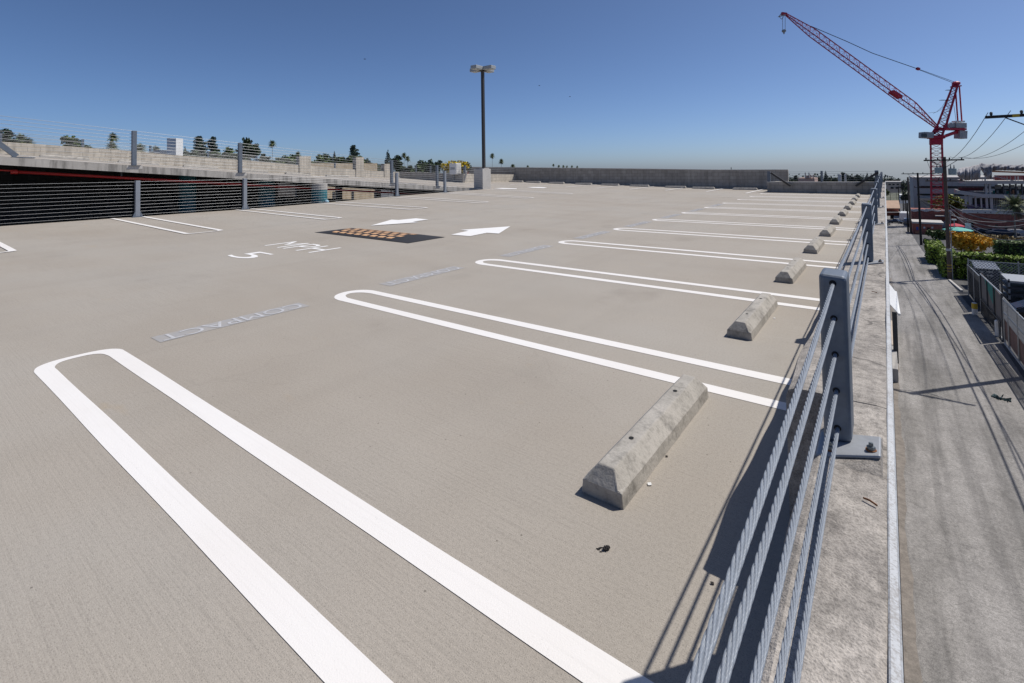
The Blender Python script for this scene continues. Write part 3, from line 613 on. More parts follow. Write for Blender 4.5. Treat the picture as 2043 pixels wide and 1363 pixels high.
# ramp stops and stripes
for y in np.arange(-2.2,20,2.62):
    for x0,x1 in ((-23.5,-19.3),):
        for s in (-.14,.14):
            mb=MB(); pts=np.linspace(x0,x1,10); mb.add([(x,y+s+d,zr(x,y+s+d)+.01) for x in pts for d in (-.055,.055)],[(2*i,2*i+2,2*i+3,2*i+1) for i in range(9)]); mb.build('stall_line','white',ramp)
for y in np.arange(2.2,19.5,3.1):
    mb=MB(); pts=np.linspace(y,y+1.7,7); mb.add([(x,yy,zr(x,yy)+.01) for yy in pts for x in (-14.6,-13.95)],[(2*i,2*i+1,2*i+3,2*i+2) for i in range(6)]); mb.build('edge_stripe','white',ramp)
rs=None
for i,y in enumerate(np.arange(4.4,19.8,2.62)):
    if rs is None: rs=wheel_stop('wheel_stop',1.6,False); o=rs
    else: o=copy_tree(rs)
    sl_=(zr(-23,y+.5)-zr(-23,y-.5)); o.location=(-23.0,y,zr(-23.0,y)+.002); o.rotation_euler=(math.atan(sl_),0,0)
    tag(o,ORD[i]+' concrete wheel stop down the ramp in front of the cream block wall','wheel stop','wheel stops on the ramp')

# cream block wall along the outer edge of the ramp
bw=MB(); ysb=np.linspace(-6,23.4,25)
def wt(y): return np.interp(y,[-6,2.58,7.08,8.41,12.59,15.62,20.43,23.4],[3.35,2.8,2.52,2.37,2.07,1.81,1.46,1.30])
for i in range(24):
    ya,yb=ysb[i],ysb[i+1]; bw.hexa([(-24.2,ya,zr(-24,ya)-.6),(-24.0,ya,zr(-24,ya)-.6),(-24.0,yb,zr(-24,yb)-.6),(-24.2,yb,zr(-24,yb)-.6)],[(-24.2,ya,wt(ya)),(-24.0,ya,wt(ya)),(-24.0,yb,wt(yb)),(-24.2,yb,wt(yb))])
bwo=bw.build('block_wall','wally',loc=(-24.1,10,1)); bwo['_o']=(-24.1,10,1); tag(bwo,'cream concrete block wall along the outer edge of the ramp','wall')
for x0p,x1p,yt in ((596,619,312),(709,724.5,314),(765.5,779,327)):
    y0=onX(x0p,335,-24.05)[1]; y1=onX(x1p,335,-24.05)[1]; z=onX((x0p+x1p)/2,yt,-24.05)[2]
    MB().box(-24.35,-23.96,y0,y1,wt(y1)-.45,z).build('pier','wally',bwo)
wr=thing('cable_railing',(-24.1,10,2),'thin wire railing standing on the cream block wall behind the ramp','railing')
ywp=[onX(px_,300,-24.1)[1] for px_ in (1,165,300,415,512,607,668,724,828)]
for y in ywp:
    if y<23.3: MB().box(-24.14,-24.06,y-.04,y+.04,wt(y)-.25,wt(y)+.36).build('post','galv',wr)
for i in range(5): MB().tube([(-24.1,y,wt(y)+.06+.07*i) for y in np.arange(-6,23.4,1.2)],.005,5).build('cable','cablefar',wr)

# planter corner beyond the ramp
pcw=MB(); 
pcw.hexa([(-24.2,23.6,.3),(-17.8,23.6,.2),(-17.8,23.8,.2),(-24.2,23.8,.3)],[(-24.2,23.6,1.33),(-17.8,23.6,1.13),(-17.8,23.8,1.13),(-24.2,23.8,1.33)])
pc=pcw.build('planter_wall','wallx',loc=(-21,23.7,.7)); pc['_o']=(-21,23.7,.7); tag(pc,'low shaded grey planter wall beyond the ramp under yellow flowers','wall')
MB().hexa([(-18.0,23.802,.2),(-17.8,23.802,.2),(-17.8,29.58,.2),(-18.0,29.58,.2)],[(-18.0,23.802,1.13),(-17.8,23.802,1.13),(-17.8,29.58,1.0),(-18.0,29.58,1.0)]).build('return_wall','wally',pc)
pr=thing('cable_railing',(-21,23.7,1.3),'short thin cable railing above the shaded planter wall by the flowers','railing')
for px_ in (830,859): X=onY(px_,340,23.7)[0]; MB().box(X-.04,X+.04,23.66,23.74,1.0,1.72).build('post','galv',pr)
for px_ in (928,): X=onY(px_,340,23.7)[0]; MB().box(X-.07,X+.07,23.6,23.72,1.13,1.70).build('post','galv',pr)
MB().beam(onY(931,342,23.3),onY(926,361,23.3),.06,.12).build('brace','conclt',pr)
for i in range(5): MB().tube([(-24,23.7,1.42+.075*i),(-17.8,23.7,1.22+.075*i)],.005,5).build('cable','cablefar',pr)
for i in range(3): MB().tube([(-17.85,23.8,1.35+.12*i),(-17.85,29.5,1.2+.12*i)],.0085,5).build('cable','cablefar',pr)
c0=onY(896.5,326,23.35); c1=onY(910,348,23.35)
cab=thing('cabinet',(c0[0],23.35,c1[2]),'white metal equipment cabinet with dark label hung before the planter wall','cabinet')
MB().box(c0[0],c1[0],23.35,23.85,c1[2],c0[2]).build('body','whitep',cab,bevel=.01)
MB().box(c1[0]+.002,c1[0]+.012,23.4,23.8,c1[2]+.05,c0[2]-.04).build('door','dirtywhite',cab)
MB().box(c0[0]+.09,c1[0]-.12,23.338,23.348,c1[2]+.42*(c0[2]-c1[2]),c1[2]+.62*(c0[2]-c1[2])).build('nameplate','lampgrey',cab)
MB().box(c0[0]+.3,c1[0]-.3,23.42,23.55,.75,c1[2]-.002).build('stand','galv',cab)
for i,(px_,nm) in enumerate(((932.5,'stout red and white delineator post beside the lamp pillar'),(919.5,'slim dark red delineator post in front of the planter wall'))):
    p=P(px_,361); z=p[2]; m_=thing('delineator_post',p,nm,'post'); r=.075 if i==0 else .035
    MB().lathe([(r*1.5,0),(r*1.4,.05),(r*.9,.06)],p,12).build('base','black',m_)
    MB().lathe([(r,.062),(r,.72),(r*.6,.74)],p,12).build('body','red',m_)
    for j in range(4 if i==0 else 2): MB().lathe([(r*1.03,.16+j*.14),(r*1.03,.20+j*.14)],p,12).build('band','black',m_)

# ------------------------------------------------------------------ below the ramp
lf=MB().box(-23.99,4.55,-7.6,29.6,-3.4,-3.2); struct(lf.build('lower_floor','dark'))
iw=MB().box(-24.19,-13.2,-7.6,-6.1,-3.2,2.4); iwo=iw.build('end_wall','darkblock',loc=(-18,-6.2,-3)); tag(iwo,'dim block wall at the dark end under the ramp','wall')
def zt_(y): return .74-.092*(y-14.19)
def zb_(y): return -.03-.092*(y-14.19)
ow=MB(); 
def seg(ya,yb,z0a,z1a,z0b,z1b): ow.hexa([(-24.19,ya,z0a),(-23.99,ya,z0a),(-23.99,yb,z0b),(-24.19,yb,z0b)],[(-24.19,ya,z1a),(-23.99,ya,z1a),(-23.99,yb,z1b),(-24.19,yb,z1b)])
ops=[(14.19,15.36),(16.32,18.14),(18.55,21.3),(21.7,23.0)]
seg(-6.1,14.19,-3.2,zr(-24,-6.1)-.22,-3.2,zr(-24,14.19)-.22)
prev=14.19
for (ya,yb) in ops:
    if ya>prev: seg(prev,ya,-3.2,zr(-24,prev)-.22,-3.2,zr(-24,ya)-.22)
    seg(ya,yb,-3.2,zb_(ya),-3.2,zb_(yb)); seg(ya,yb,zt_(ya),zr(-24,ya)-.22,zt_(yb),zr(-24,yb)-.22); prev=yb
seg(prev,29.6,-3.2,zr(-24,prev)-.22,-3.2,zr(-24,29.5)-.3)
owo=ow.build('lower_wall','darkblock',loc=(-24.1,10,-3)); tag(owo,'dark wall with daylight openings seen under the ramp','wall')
pipe=MB(); pp=[onX(33,343,-14.1),onX(265,356,-14.1)]; d_=(pp[1]-pp[0])/(pp[1][1]-pp[0][1]); pts=[pp[0]+d_*(y-pp[0][1]) for y in (pp[0][1],6,12,19.3)]
pts=[np.array([-14.1,p[1],min(p[2],zr(-14.1,p[1])-.215-.115)]) for p in pts]
pt=thing('sprinkler_pipe',pts[0],'bright red sprinkler pipe hung along the ramp underside','pipe')
MB().tube(pts,.042,12).build('pipe','red',pt,smooth=True); MB().tube([pts[0]+np.array([0,-.12,0]),pts[0]+np.array([0,.02,0])],.06,12).build('coupling','red',pt)
MB().tube([pts[0]+np.array([0,-.1,.03]),pts[0]+np.array([0,-6,.55])],.022,8).build('branch_pipe','red',pt)
for y in (4,7.5,11,14.5): 
    p=pts[0]+(pts[-1]-pts[0])*((y-pts[0][1])/(pts[-1][1]-pts[0][1])); MB().box(-14.12,-14.08,y-.02,y+.02,p[2],zr(-14.1,y)-.216).build('hanger','darksteel',pt)
for (px_,X,w_,nm) in ((374,-16,.55,'dim teal column deep in the dark under the ramp'),(532,-15.2,.62,'teal column in half shade under the ramp beside the second railing post'),(637,-13.62,.62,'teal column lit by the sun below the slab edge, pale blue at its foot')):
    c=onX(px_,395,X); y=c[1]; t=thing('column',(X,y,-3.2),nm,'column'); zt2=zr(max(X-.1,-23),y)-.217
    MB().lathe([(w_/2,0),(w_/2,zt2+3.2-(.25 if X>-14 else .0))],(X,y,-3.199),20).build('shaft','teal',t,smooth=False)
    if X>-14:
        MB().lathe([(w_/2+.004,0),(w_/2+.004,.249)],(X,y,zt2-.25),20).build('capital','conc',t)
        c=onX(646,399,X+w_/2); MB().lathe([(.09,0),(.09,.05),(.07,.10),(.03,.12)],(X+.36,y+.1,zd(-13.3,y)-.02),14).build('foot','lighttal',t)

# buildings seen through the openings
ob=thing('storage_building',(-42,20,-8),'tan building with AGE lettering and a red line seen through an opening','building')
q0=onX(555,382,-42); q1=onX(592,383,-42)
MB().box(-50,-42,q0[1]-14,q1[1]+.8,-9,q0[2]-.2).build('wall','tan',ob); MB().box(-50.1,-41.9,q0[1]-14,q1[1]+.9,q0[2]-.2,q0[2]+.05).build('cap_line','lumber',ob)
MB().box(-49.9,-42.1,q0[1]-14,q1[1]+.8,q0[2]+.05,q0[2]+.75).build('parapet','bldggrey',ob)
V,Fc=text_poly('AGE',1.,.03); lo,hi=V[:,:2].min(0),V[:,:2].max(0); la=onX(556.5,395,-41.95); lb=onX(585,386.5,-41.95)
tb=MB(); tb.add([(-41.95,la[1]+(lb[1]-la[1])*(v[0]-lo[0])/(hi[0]-lo[0]),la[2]+(lb[2]-la[2])*(v[1]-lo[1])/(hi[1]-lo[1])) for v in V],Fc); tb.build('lettering','black',ob)
ob2=thing('block_building',(-36,30,-8),'tan block building with narrow dark slots seen under the ramp','building')
y0=onX(612,385,-36)[1]; y1=onX(753,385,-36)[1]
MB().box(-44,-36,y0,y1,-9,2.2).build('wall','tan',ob2)
for px_ in (666,664+40,749): c=onX(px_,390,-35.98); MB().box(-36.02,-35.97,c[1]-.12,c[1]+.12,c[2]-1.2,c[2]+.35).build('slot_window','black',ob2)

# ------------------------------------------------------------------ vegetation
def leafcloud(mb,blobs,n,size,m=0,flat=.6):
    """many small leaf cards spread through the volume of overlapping blobs"""
    vol=np.array([b[3]*b[4]*b[5] for b in blobs]); vol=vol**(.8)/np.sum(vol**.8)
    for b,fr in zip(blobs,vol):
        k=max(4,int(n*fr)); d=rng.normal(size=(k,3)); d/=np.linalg.norm(d,axis=1)[:,None]; r=rng.random(k)**.42; c=np.array(b[:3])+d*r[:,None]*np.array(b[3:6])
        a=rng.normal(size=(k,3)); a/=np.linalg.norm(a,axis=1)[:,None]; q=rng.normal(size=(k,3)); e=np.cross(a,q); e/=np.linalg.norm(e,axis=1)[:,None]
        s=size*(.55+.9*rng.random(k))
        for i in range(k):
            A=a[i]*s[i]; E=e[i]*s[i]*flat; mb.add([c[i]-A,c[i]+E,c[i]+A,c[i]-E],[(0,1,2,3)],m)
def stem_rings(mb,pts,rs,n=7):
    vs=[(p[0]+r*math.cos(2*math.pi*k/n),p[1]+r*math.sin(2*math.pi*k/n),p[2]) for p,r in zip(pts,rs) for k in range(n)]
    mb.add(vs,[(i*n+k,i*n+(k+1)%n,(i+1)*n+(k+1)%n,(i+1)*n+k) for i in range(len(pts)-1) for k in range(n)]+[tuple((len(pts)-1)*n+k for k in range(n))])
def mesh_tree(kind,seed):
    """unit crown (width 1, top at z=0, going down to about -1) and unit trunk (0..1)"""
    global rng; rng=np.random.default_rng(seed); cr=MB(); tr=MB()
    if kind=='round':
        bl=[(0,0,-.62,.34,.34,.34)]
        for i in range(18):
            a=rng.random()*6.28; u=rng.random(); r=(.12+.30*rng.random())*(.55+.45*u); bl.append((r*math.cos(a),r*math.sin(a),-.14-.66*u,.10+.09*rng.random(),.10+.09*rng.random(),.08+.07*rng.random()))
        leafcloud(cr,bl,2600,.042); stem_rings(tr,[(0,0,0),(.05,0,.5),(0,.05,1)],[.5,.36,.22],7)
        for i in range(5): a=i*1.3; stem_rings(tr,[(0,0,.72+.03*i),(1.6*math.cos(a),1.6*math.sin(a),.9+.02*i)],[.16,.07],5)
    elif kind=='tall':
        bl=[]
        for i in range(20):
            u=(i+.5)/20; w_=.30*math.sin(math.pi*(u*.8+.14))+.03; a=rng.random()*6.28; r=w_*.8*rng.random(); k=.6+.6*rng.random(); bl.append((r*math.cos(a),r*math.sin(a),-.05-.95*u,w_*k,w_*k,.045+.03*rng.random()))
        leafcloud(cr,bl,2400,.042); stem_rings(tr,[(0,0,0),(.05,0,.5),(0,0,1.0)],[.5,.34,.1],7)
    elif kind=='cone':
        bl=[]
        for i in range(17):
            w_=.03+.44*(i/16)**.8
            for s in range(5): a=rng.random()*6.28; bl.append((w_*.6*math.cos(a),w_*.6*math.sin(a),-.02-.96*i/16,w_*.5+.015,w_*.5+.015,.03))
        leafcloud(cr,bl,2200,.036); stem_rings(tr,[(0,0,0),(0,0,1.0)],[.5,.1],7)
    else:
        R=.5; stem_rings(tr,[(0,0,0),(.3,0,.35),(.1,.2,.7),(0,0,1)],[.62,.5,.44,.42],8)
        def frond(a,el,ln,droop,m):
            d=np.array([math.cos(a)*math.cos(el),math.sin(a)*math.cos(el),math.sin(el)]); side=np.array([-math.sin(a),math.cos(a),0]); p0=np.array([0,0,-.5]); K=5; pts=[]
            for i in range(K+1): t=i/K; pts.append(p0+d*ln*t+np.array([0,0,-droop*ln*t*t]))
            for i in range(1,K+1):
                for s in (-1,1):
                    for q in range(2):
                        b=pts[i-1]+(pts[i]-pts[i-1])*(q/2+.1); w_=ln*(.36 if kind!='date' else .22)*math.sin(math.pi*min(.95,(i-1+q/2)/K*.8+.22)); tip=b+side*s*w_+(pts[i]-pts[i-1])*.9+np.array([0,0,-.25*w_]); w2=(pts[i]-pts[i-1])*.24
                        cr.add([b-w2,b+w2,tip],[(0,1,2)],m)
            cr.add([pts[0]-side*.02,pts[0]+side*.02,pts[-1]],[(0,1,2)],m)
        for i in range(36): f=i/36; frond(i*2.4,1.3-1.75*f,R*(.85+.3*rng.random()),.2+.35*f,0)
        for i in range(18): frond(i*2.1,-.75-.5*rng.random(),R*(.6+.35*rng.random()),.25,1)
    return tr,cr
TREE={}
def tree(kind,base,H,wd,hc,label,leaf='leaf',group='trees beyond the roof',cat=None,seed=None):
    names={'round':'tree','tall':'tree','cone':'conifer_tree','palm':'palm_tree','palmtall':'palm_tree','date':'palm_tree'}; pm=kind in('palm','palmtall','date')
    variants=2 if kind in('round','tall') else 1; key=(kind,leaf,seed if seed is not None else len(label)%variants)
    if key not in TREE:
        tr,cr=mesh_tree(kind,11+len(TREE) if seed is None else seed); t=thing(names[kind],(0,0,0),'x','tree')
        tr.build('trunk','palmbark' if pm else 'bark',t); cr.build('crown',[leaf,'deadfrond'] if pm else leaf,t); TREE[key]=t; o=t
    else: o=copy_tree(TREE[key])
    o.location=tuple(map(float,base)); ch={c.name.split('.')[0]:c for c in o.children}
    ch['crown'].location=(0,0,H); ch['crown'].scale=(wd,wd,hc); tw=min(.32,wd*.06)*(1.0 if not pm else .75); ch['trunk'].scale=(tw,tw,H-.5*hc)
    o.rotation_euler=(0,0,random.random()*6.28); tag(o,label,cat or ('palm tree' if pm else 'tree'),group); return o
def tree_px(kind,x,ytop,d,label,leaf='leaf',wpx=30,hpx=None,**k):
    top=at(x,ytop,d); b=np.array([top[0],top[1],gz(top[0],top[1])]); wd=wpx*d/F; asp={'round':.85,'tall':1.7,'cone':1.9,'palm':1.,'palmtall':1.,'date':1.}[kind]
    hc=(hpx*d/F) if hpx else wd*asp; return tree(kind,b,top[2]-b[2],wd,hc,label,leaf,**k)
g1='trees behind the ramp wall'
tree_px('round',8,256,70,'dark bushy tree at the photo\'s left border behind the ramp wall','leafdark',60,group=g1)
tree_px('palm',42,262,75,'squat shaggy palm second from the left border above the cream wall','frond',34,group='palms behind the ramp wall')
tree_px('palm',56,271,70,'grey drooping palm leaning beside the squat shaggy palm','frond',30,group='palms behind the ramp wall')
tree_px('round',152,270,90,'wide flat green tree standing alone behind the cream wall','leaf',66,group=g1)
tree_px('palm',226,262,95,'palm with a tufted top and dry skirt left of the tall ramp post','frond',24,group='palms behind the ramp wall')
tree_px('palm',224,279,80,'lower drooping palm under the tufted palm','frond',30,group='palms behind the ramp wall')
tree_px('palm',279,282,85,'shaggy palm half hidden by the first ramp railing post','frond',34,group='palms behind the ramp wall')
tree_px('palm',312,288,90,'small green palm beside the white stair tower','frond',26,group='palms behind the ramp wall')
tree_px('tall',399,271,90,'tall dark twin tree, left one, beyond the white stair tower','leafblue',34,group=g1)
tree_px('tall',424,272,92,'slimmer dark twin tree nearest the second ramp post','leafblue',25,group=g1)
tree_px('round',385,296,80,'low dark green tree at the feet of the dark twin trees','leafdark',52,group=g1)
tree_px('cone',369,293,120,'little pointed conifer peeping over the wall by the white tower','leafblue',14,group=g1)
tree_px('round',445,294,84,'olive rounded tree left of the second ramp post','leaf',70,group=g1)
tree_px('tall',492,273,85,'big dark tree rising straight behind the second ramp post','leafdark',46,group=g1)
tree_px('round',508,284,82,'dark tree sloping down right of the second ramp post','leafdark',36,group=g1)
tree_px('palmtall',543.5,277,110,'lone tall thin palm standing clear of other trees behind the ramp','frond',18,group='palms behind the ramp wall')
tree_px('round',570,308,80,'low green tree left of the stubby wall pier','leaf',60,group=g1)
tree_px('palm',594,300,100,'small round headed palm just above the stubby wall pier','frond',16,group='palms behind the ramp wall')
tree_px('round',636,306,85,'grey green spreading tree right of the stubby wall pier','leaf',52,group=g1)
tree_px('cone',667,302,130,'thin faint spire conifer behind two green trees','farleaf',12,group=g1)
tree_px('round',679,309,85,'dense green round tree under the spire conifer','leaf',40,group=g1)
tree_px('tall',706,289,95,'tall lumpy dark tree rising out of green bushes','leafblue',24,group=g1)
tree_px('round',708,306,85,'green leafy mass below the tall lumpy tree','leaf',52,group=g1)
tree_px('round',728,314,88,'dark green tree ending at the narrow wall pier','leafdark',26,group=g1)
for i,(x,y) in enumerate(((741,323),(749,325),(757,326))): tree_px('palm',x,y,150,['faint far palm next to the narrow wall pier','faint far palm in the middle of three','faint far palm closest to the dark cypress'][i],'farleaf',12,group='palms behind the ramp wall')
tree_px('cone',774,300,90,'pointed dark cypress left of the tall double post','leafblue',28,group=g1)
tree_px('round',790,309,88,'dark leafy tree behind the tall double post','leafdark',38,group=g1)
tree_px('palmtall',806,302.5,100,'taller one of the paired slim palms right of the double post','frond',14,group='palms behind the ramp wall')
tree_px('palmtall',813,309,98,'shorter one of the paired slim palms right of the double post','frond',14,group='palms behind the ramp wall')
tree_px('round',852,314,85,'broad dark green tree behind the shaded planter wall','leafdark',62,group=g1)
tree_px('round',832,326,80,'low green tree left of the broad planter tree','leaf',44,group=g1)
tree_px('round',874,319,88,'small dark tree touching the yellow flowers','leafdark',24,group=g1)
for i,(x,y,wd) in enumerate(((365,300,34),(416,301,40),(470,303,44),(528,306,36),(560,311,34),(652,312,30),(663,315,24),(692,314,40),(752,326,28),(800,325,30),(845,326,50),(818,327,30))):
    tree_px('round',x,y,95,['low leafy treetop just right of the white stair tower','low green treetop between the dark twin trees','low treetop left of the second ramp post','olive treetop right of the second ramp post','bushy treetop under the lone thin palm','small grey green treetop right of the wall pier','tiny treetop at the faint spire conifer','low green treetop between spire and lumpy tree','faint treetop below the three far palms','low treetop at the foot of the paired palms','wide treetop low behind the planter wall','small treetop between paired palms and planter'][i],['leafdark','leaf','leaf'][i%3],wd,hpx=30,group=g1)
# yellow flowering shrub in the planter
fb=MB(); bl=[]
rng=np.random.default_rng(3)
for i in range(16):
    c=onY(884+46*rng.random(),326+16*rng.random(),25.2+rng.random()); bl.append((c[0],c[1],c[2],.35,.35,.26))
ft=thing('flowering_shrub',(-20.5,25.5,.7),'yellow flowering shrub spilling over the planter behind the white cabinet','shrub')
leafcloud(fb,bl,900,.085); fb.build('blossom','flower',ft)
fg=MB(); leafcloud(fg,[(b[0],b[1]+.1,b[2]-.15,.4,.4,.4) for b in bl],500,.09); fg.build('foliage','leafdark',ft); MB().tube([(-20.5,25.5,.7),(-20.5,25.5,1.3)],[.05,.03],6).build('stem','bark',ft)
# palms over the long wall
g2='far palms above the long block wall'
for x,y,d,wd,kind,lb in ((982,304,120,13,'palmtall','tallest far palm on a thin trunk just right of the lamp post'),(1000,315,110,13,'palmtall','second far palm right of the lamp post, with reddish skirt'),(1023,325,105,14,'palm','bushy low palm third from the lamp post over the wall'),
    (1053,328.5,160,8,'palm','tiny lone palm crown in the middle of the long wall'),(1104,326,170,6.5,'palm','first of the six tiny palms in a row above the wall'),(1115,328,175,7,'palm','second of the six tiny palms in a row above the wall'),(1124,328.5,180,7,'palm','third of the six tiny palms, next to the middle'),(1131,329.5,180,6,'palm','fourth of the six tiny palms above the wall'),(1141,329,185,6,'palm','fifth of the six tiny palms above the wall'),(1151.5,330,185,6,'palm','last of the six tiny palms, farthest from the lamp')):
    tree_px(kind,x,y,d,lb,'frond',wd,group=g2)
MB_t=MB(); c=at(1458.7,334,60); MB_t.tube([(c[0],c[1],-8),(c[0],c[1],c[2])],[.06,.04],6); tag(MB_t.build('pole','darkwood',loc=(c[0],c[1],-8)),'thin dark pole tip sticking up above the long wall','pole')
# white stair tower behind the ramp wall
st=thing('stair_tower',at(345,300,60)*np.array([1,1,0])+np.array([0,0,-9]),'white boxy rooftop tower with grey shaded side behind the ramp wall','building')
a=at(333,276,60); b=at(351,306,60); c=at(358,276,62)
z0,z1=-9,a[2]; dirv=(b-a)*np.array([1,1,0]); dirv/=np.linalg.norm(dirv); wid=np.linalg.norm((b-a)[:2]); dep=np.array([-.50,.86,0])*1.1
p0=np.array([a[0],a[1],0]); p1=p0+dirv*wid
MB().hexa([p0+(0,0,z0),p1+(0,0,z0),p1+dep+(0,0,z0),p0+dep+(0,0,z0)],[p0+(0,0,z1),p1+(0,0,z1),p1+dep+(0,0,z1),p0+dep+(0,0,z1)]).build('tower','whitep',st)
MB().hexa([p0-dirv*1.6+(0,0,z0),p0-dirv*.01+(0,0,z0),p0+dep-dirv*.01+(0,0,z0),p0+dep-dirv*1.6+(0,0,z0)],[p0-dirv*1.6+(0,0,z1-1.45),p0-dirv*.01+(0,0,z1-1.45),p0+dep-dirv*.01+(0,0,z1-1.45),p0+dep-dirv*1.6+(0,0,z1-1.45)]).build('low_roof','dirtywhite',st)
# right horizon beyond the low wall
g3='trees beyond the low block wall'
for x,y,d,wd,kind,lf_,lb in ((1588,349.5,150,14,'tall','leafblue','dark tree clump at the end of the long wall'),(1580,356,140,22,'round','leafdark','low dark tree nearest the long wall end'),(1602,349,170,6,'palm','frond','small palm beside the pink chimneys'),(1626,344.5,180,6,'palm','frond','small palm above the pink building'),
    (1634,350,150,22,'round','leafblue','dark tree right of the pink chimneys'),(1647,341.5,150,13,'cone','leafblue','steep pointed conifer behind the middle cable post'),(1661,352,150,28,'round','leafdark','low tree left of the white tanks'),(1685,343,160,22,'round','leafblue','tree crown standing between and above the white tanks'),(1700,350,150,24,'round','farleaf','rounded tree right of the white tanks'),(1715,348,155,22,'round','leafblue','tree under the sloping corner brace'),(1699.5,346,180,5,'palm','frond','tiny palm right of the white tanks'),
    (1730,345,160,10,'cone','leafblue','narrow conifer left of the corner brace'),(1738,346,165,9,'cone','leafdark','narrow conifer right of its twin by the corner brace'),(1745,351,150,22,'round','leafblue','tree filling the corner behind the railing posts')):
    tree_px(kind,x,y,d,lb,lf_,wd,group=g3)
pb=thing('pink_building',G(1610,420),'low pinkish building with four chimneys beyond the low wall','building')
def box_px(x0,x1,yt,yb,d,dep,name,mat,par,zb=None):
    a=at(x0,yt,d); b=at(x1,yt,d); c=at(x0,yb,d); dv=np.array([b[0]-a[0],b[1]-a[1],0]); n=np.array([0,dep,0.])
    z1=a[2]; z1b=b[2]; z0=c[2] if zb is None else zb; A=np.array([a[0],a[1],0]); B=np.array([b[0],b[1],0])
    return MB().hexa([A+(0,0,z0),B+(0,0,z0),B+n+(0,0,z0),A+n+(0,0,z0)],[A+(0,0,z1),B+(0,0,z1b),B+n+(0,0,z1b),A+n+(0,0,z1)]).build(name,mat,par)
box_px(1592,1625,355.5,380,130,8,'wall','pink',pb,-10)
for x,y,mt in ((1606.5,344.5,'bldggrey'),(1613.8,344.5,'bldggrey'),(1617,349,'pink'),(1622.3,349,'pink')): box_px(x-1,x+1,y,356,129.5,.5,'chimney',mt,pb)
box_px(1607,1614,350.5,356,129.7,2,'roof_box','pink',pb)
for x0,x1,lb in ((1672,1678,'wider white storage tank beyond the low wall'),(1684.5,1688,'narrower white storage tank beyond the low wall')):
    a=at((x0+x1)/2,348,120); r=(x1-x0)/2*120/F; zb=gz(a[0],a[1]); t=thing('storage_tank',(a[0],a[1],zb),lb,'tank','white tanks beyond the low wall')
    MB().lathe([(r,0),(r,a[2]-zb),(r*.7,a[2]-zb+.12)],(a[0],a[1],zb),16).build('shell','dirtywhite',t,smooth=False); MB().lathe([(r*1.05,a[2]-zb-.3),(r*1.05,a[2]-zb-.15)],(a[0],a[1],zb),16).build('rim','whitep',t)

# hill at the end of the alley
hb=MB(); nx_,ny_=26,12; vs=[]; hcx=at(1772,380,330)
for j in range(ny_):
    for i in range(nx_):
        x=hcx[0]-190+300*i/(nx_-1); y=hcx[1]-60+260*j/(ny_-1); hgt=6.5*math.exp(-((x-hcx[0]+20)/60)**2)*math.sin(math.pi*j/(ny_-1))+.3*math.sin(i*1.7+j); vs.append((x,y,gz(x,y)+hgt-.4))
hb.add(vs,[(j*nx_+i,j*nx_+i+1,(j+1)*nx_+i+1,(j+1)*nx_+i) for j in range(ny_-1) for i in range(nx_-1)]); struct(hb.build('hill','hill',smooth=True))
rng=np.random.default_rng(5); hl=MB(); bl=[]
for i in range(240):
    x=1560+262*rng.random(); y=(358+8*rng.random()) if x<1765 else 356+(x-1765)*.22+14*rng.random(); d=250+100*rng.random(); c=at(x,y,d); bl.append((c[0],c[1],c[2],2.5+2.5*rng.random(),2.5+2.5*rng.random(),2+1.5*rng.random()))
leafcloud(hl,bl,5200,.55); tag(hl.build('hillside_trees','farleaf'),'distant grey green wood covering the hillside','trees',kind='stuff')
hh=thing('hillside_house',at(1781,372,190),'pale long house with dark windows on the hillside','house')
box_px(1768,1797,364,385,190,8,'wall','beige',hh); box_px(1766,1799,362.5,364.3,189.6,9,'roof','conclt',hh)
for x in (1773,1780.5,1789): box_px(x,x+4.5,367,369.5,189.8,.1,'window','glass',hh)
for x in (1777,1787): box_px(x,x+6,373,377,189.8,.1,'window','glass',hh)
for x,y,d,wd,kind,lf_,lb in ((1775,356,200,16,'round','farleaf','round tree on the hilltop above the hillside house'),(1788,357,200,16,'round','farleaf','second round tree on the hilltop near the poles'),(1803,363,190,20,'round','leafblue','dark tree on the hillside behind the first poles'),(1812,366,180,18,'round','leafdark','dark tree beside the grey office block'),(1766,375,150,20,'round','leaf','green tree just past the end of the parapet'),(1806,383,160,20,'round','leafdark','shaded tree between house and poles')):
    tree_px(kind,x,y,d,lb,lf_,wd,group='trees on the hillside')
th=thing('tan_house',G(1780,445),'low building with tan roof and red brick base at the alley end','house')
dd=128; box_px(1758,1793,416,440,dd,6,'wall','brick',th,gz(6,125)); 
a=at(1758,400,dd+5);b=at(1793,400,dd+5);c=at(1758,417,dd-1);d_=at(1796,417,dd-1); MB().hexa([c,d_,b+(0,0,-.3),a+(0,0,-.3)],[c+np.array([0,0,.2]),d_+np.array([0,0,.2]),b,a]).build('roof','tanroof',th)
box_px(1766,1796,423.5,425,dd-1.6,2,'canopy','conclt',th); box_px(1776,1783,429,437,dd-.1,.05,'opening','black',th)
wb=thing('white_building',G(1800,440),'small white flat building far down the alley','building'); box_px(1795,1816,389,418,170,8,'wall','whitep',wb,-12); box_px(1798,1814,396,400,169.8,.1,'window','glass',wb)

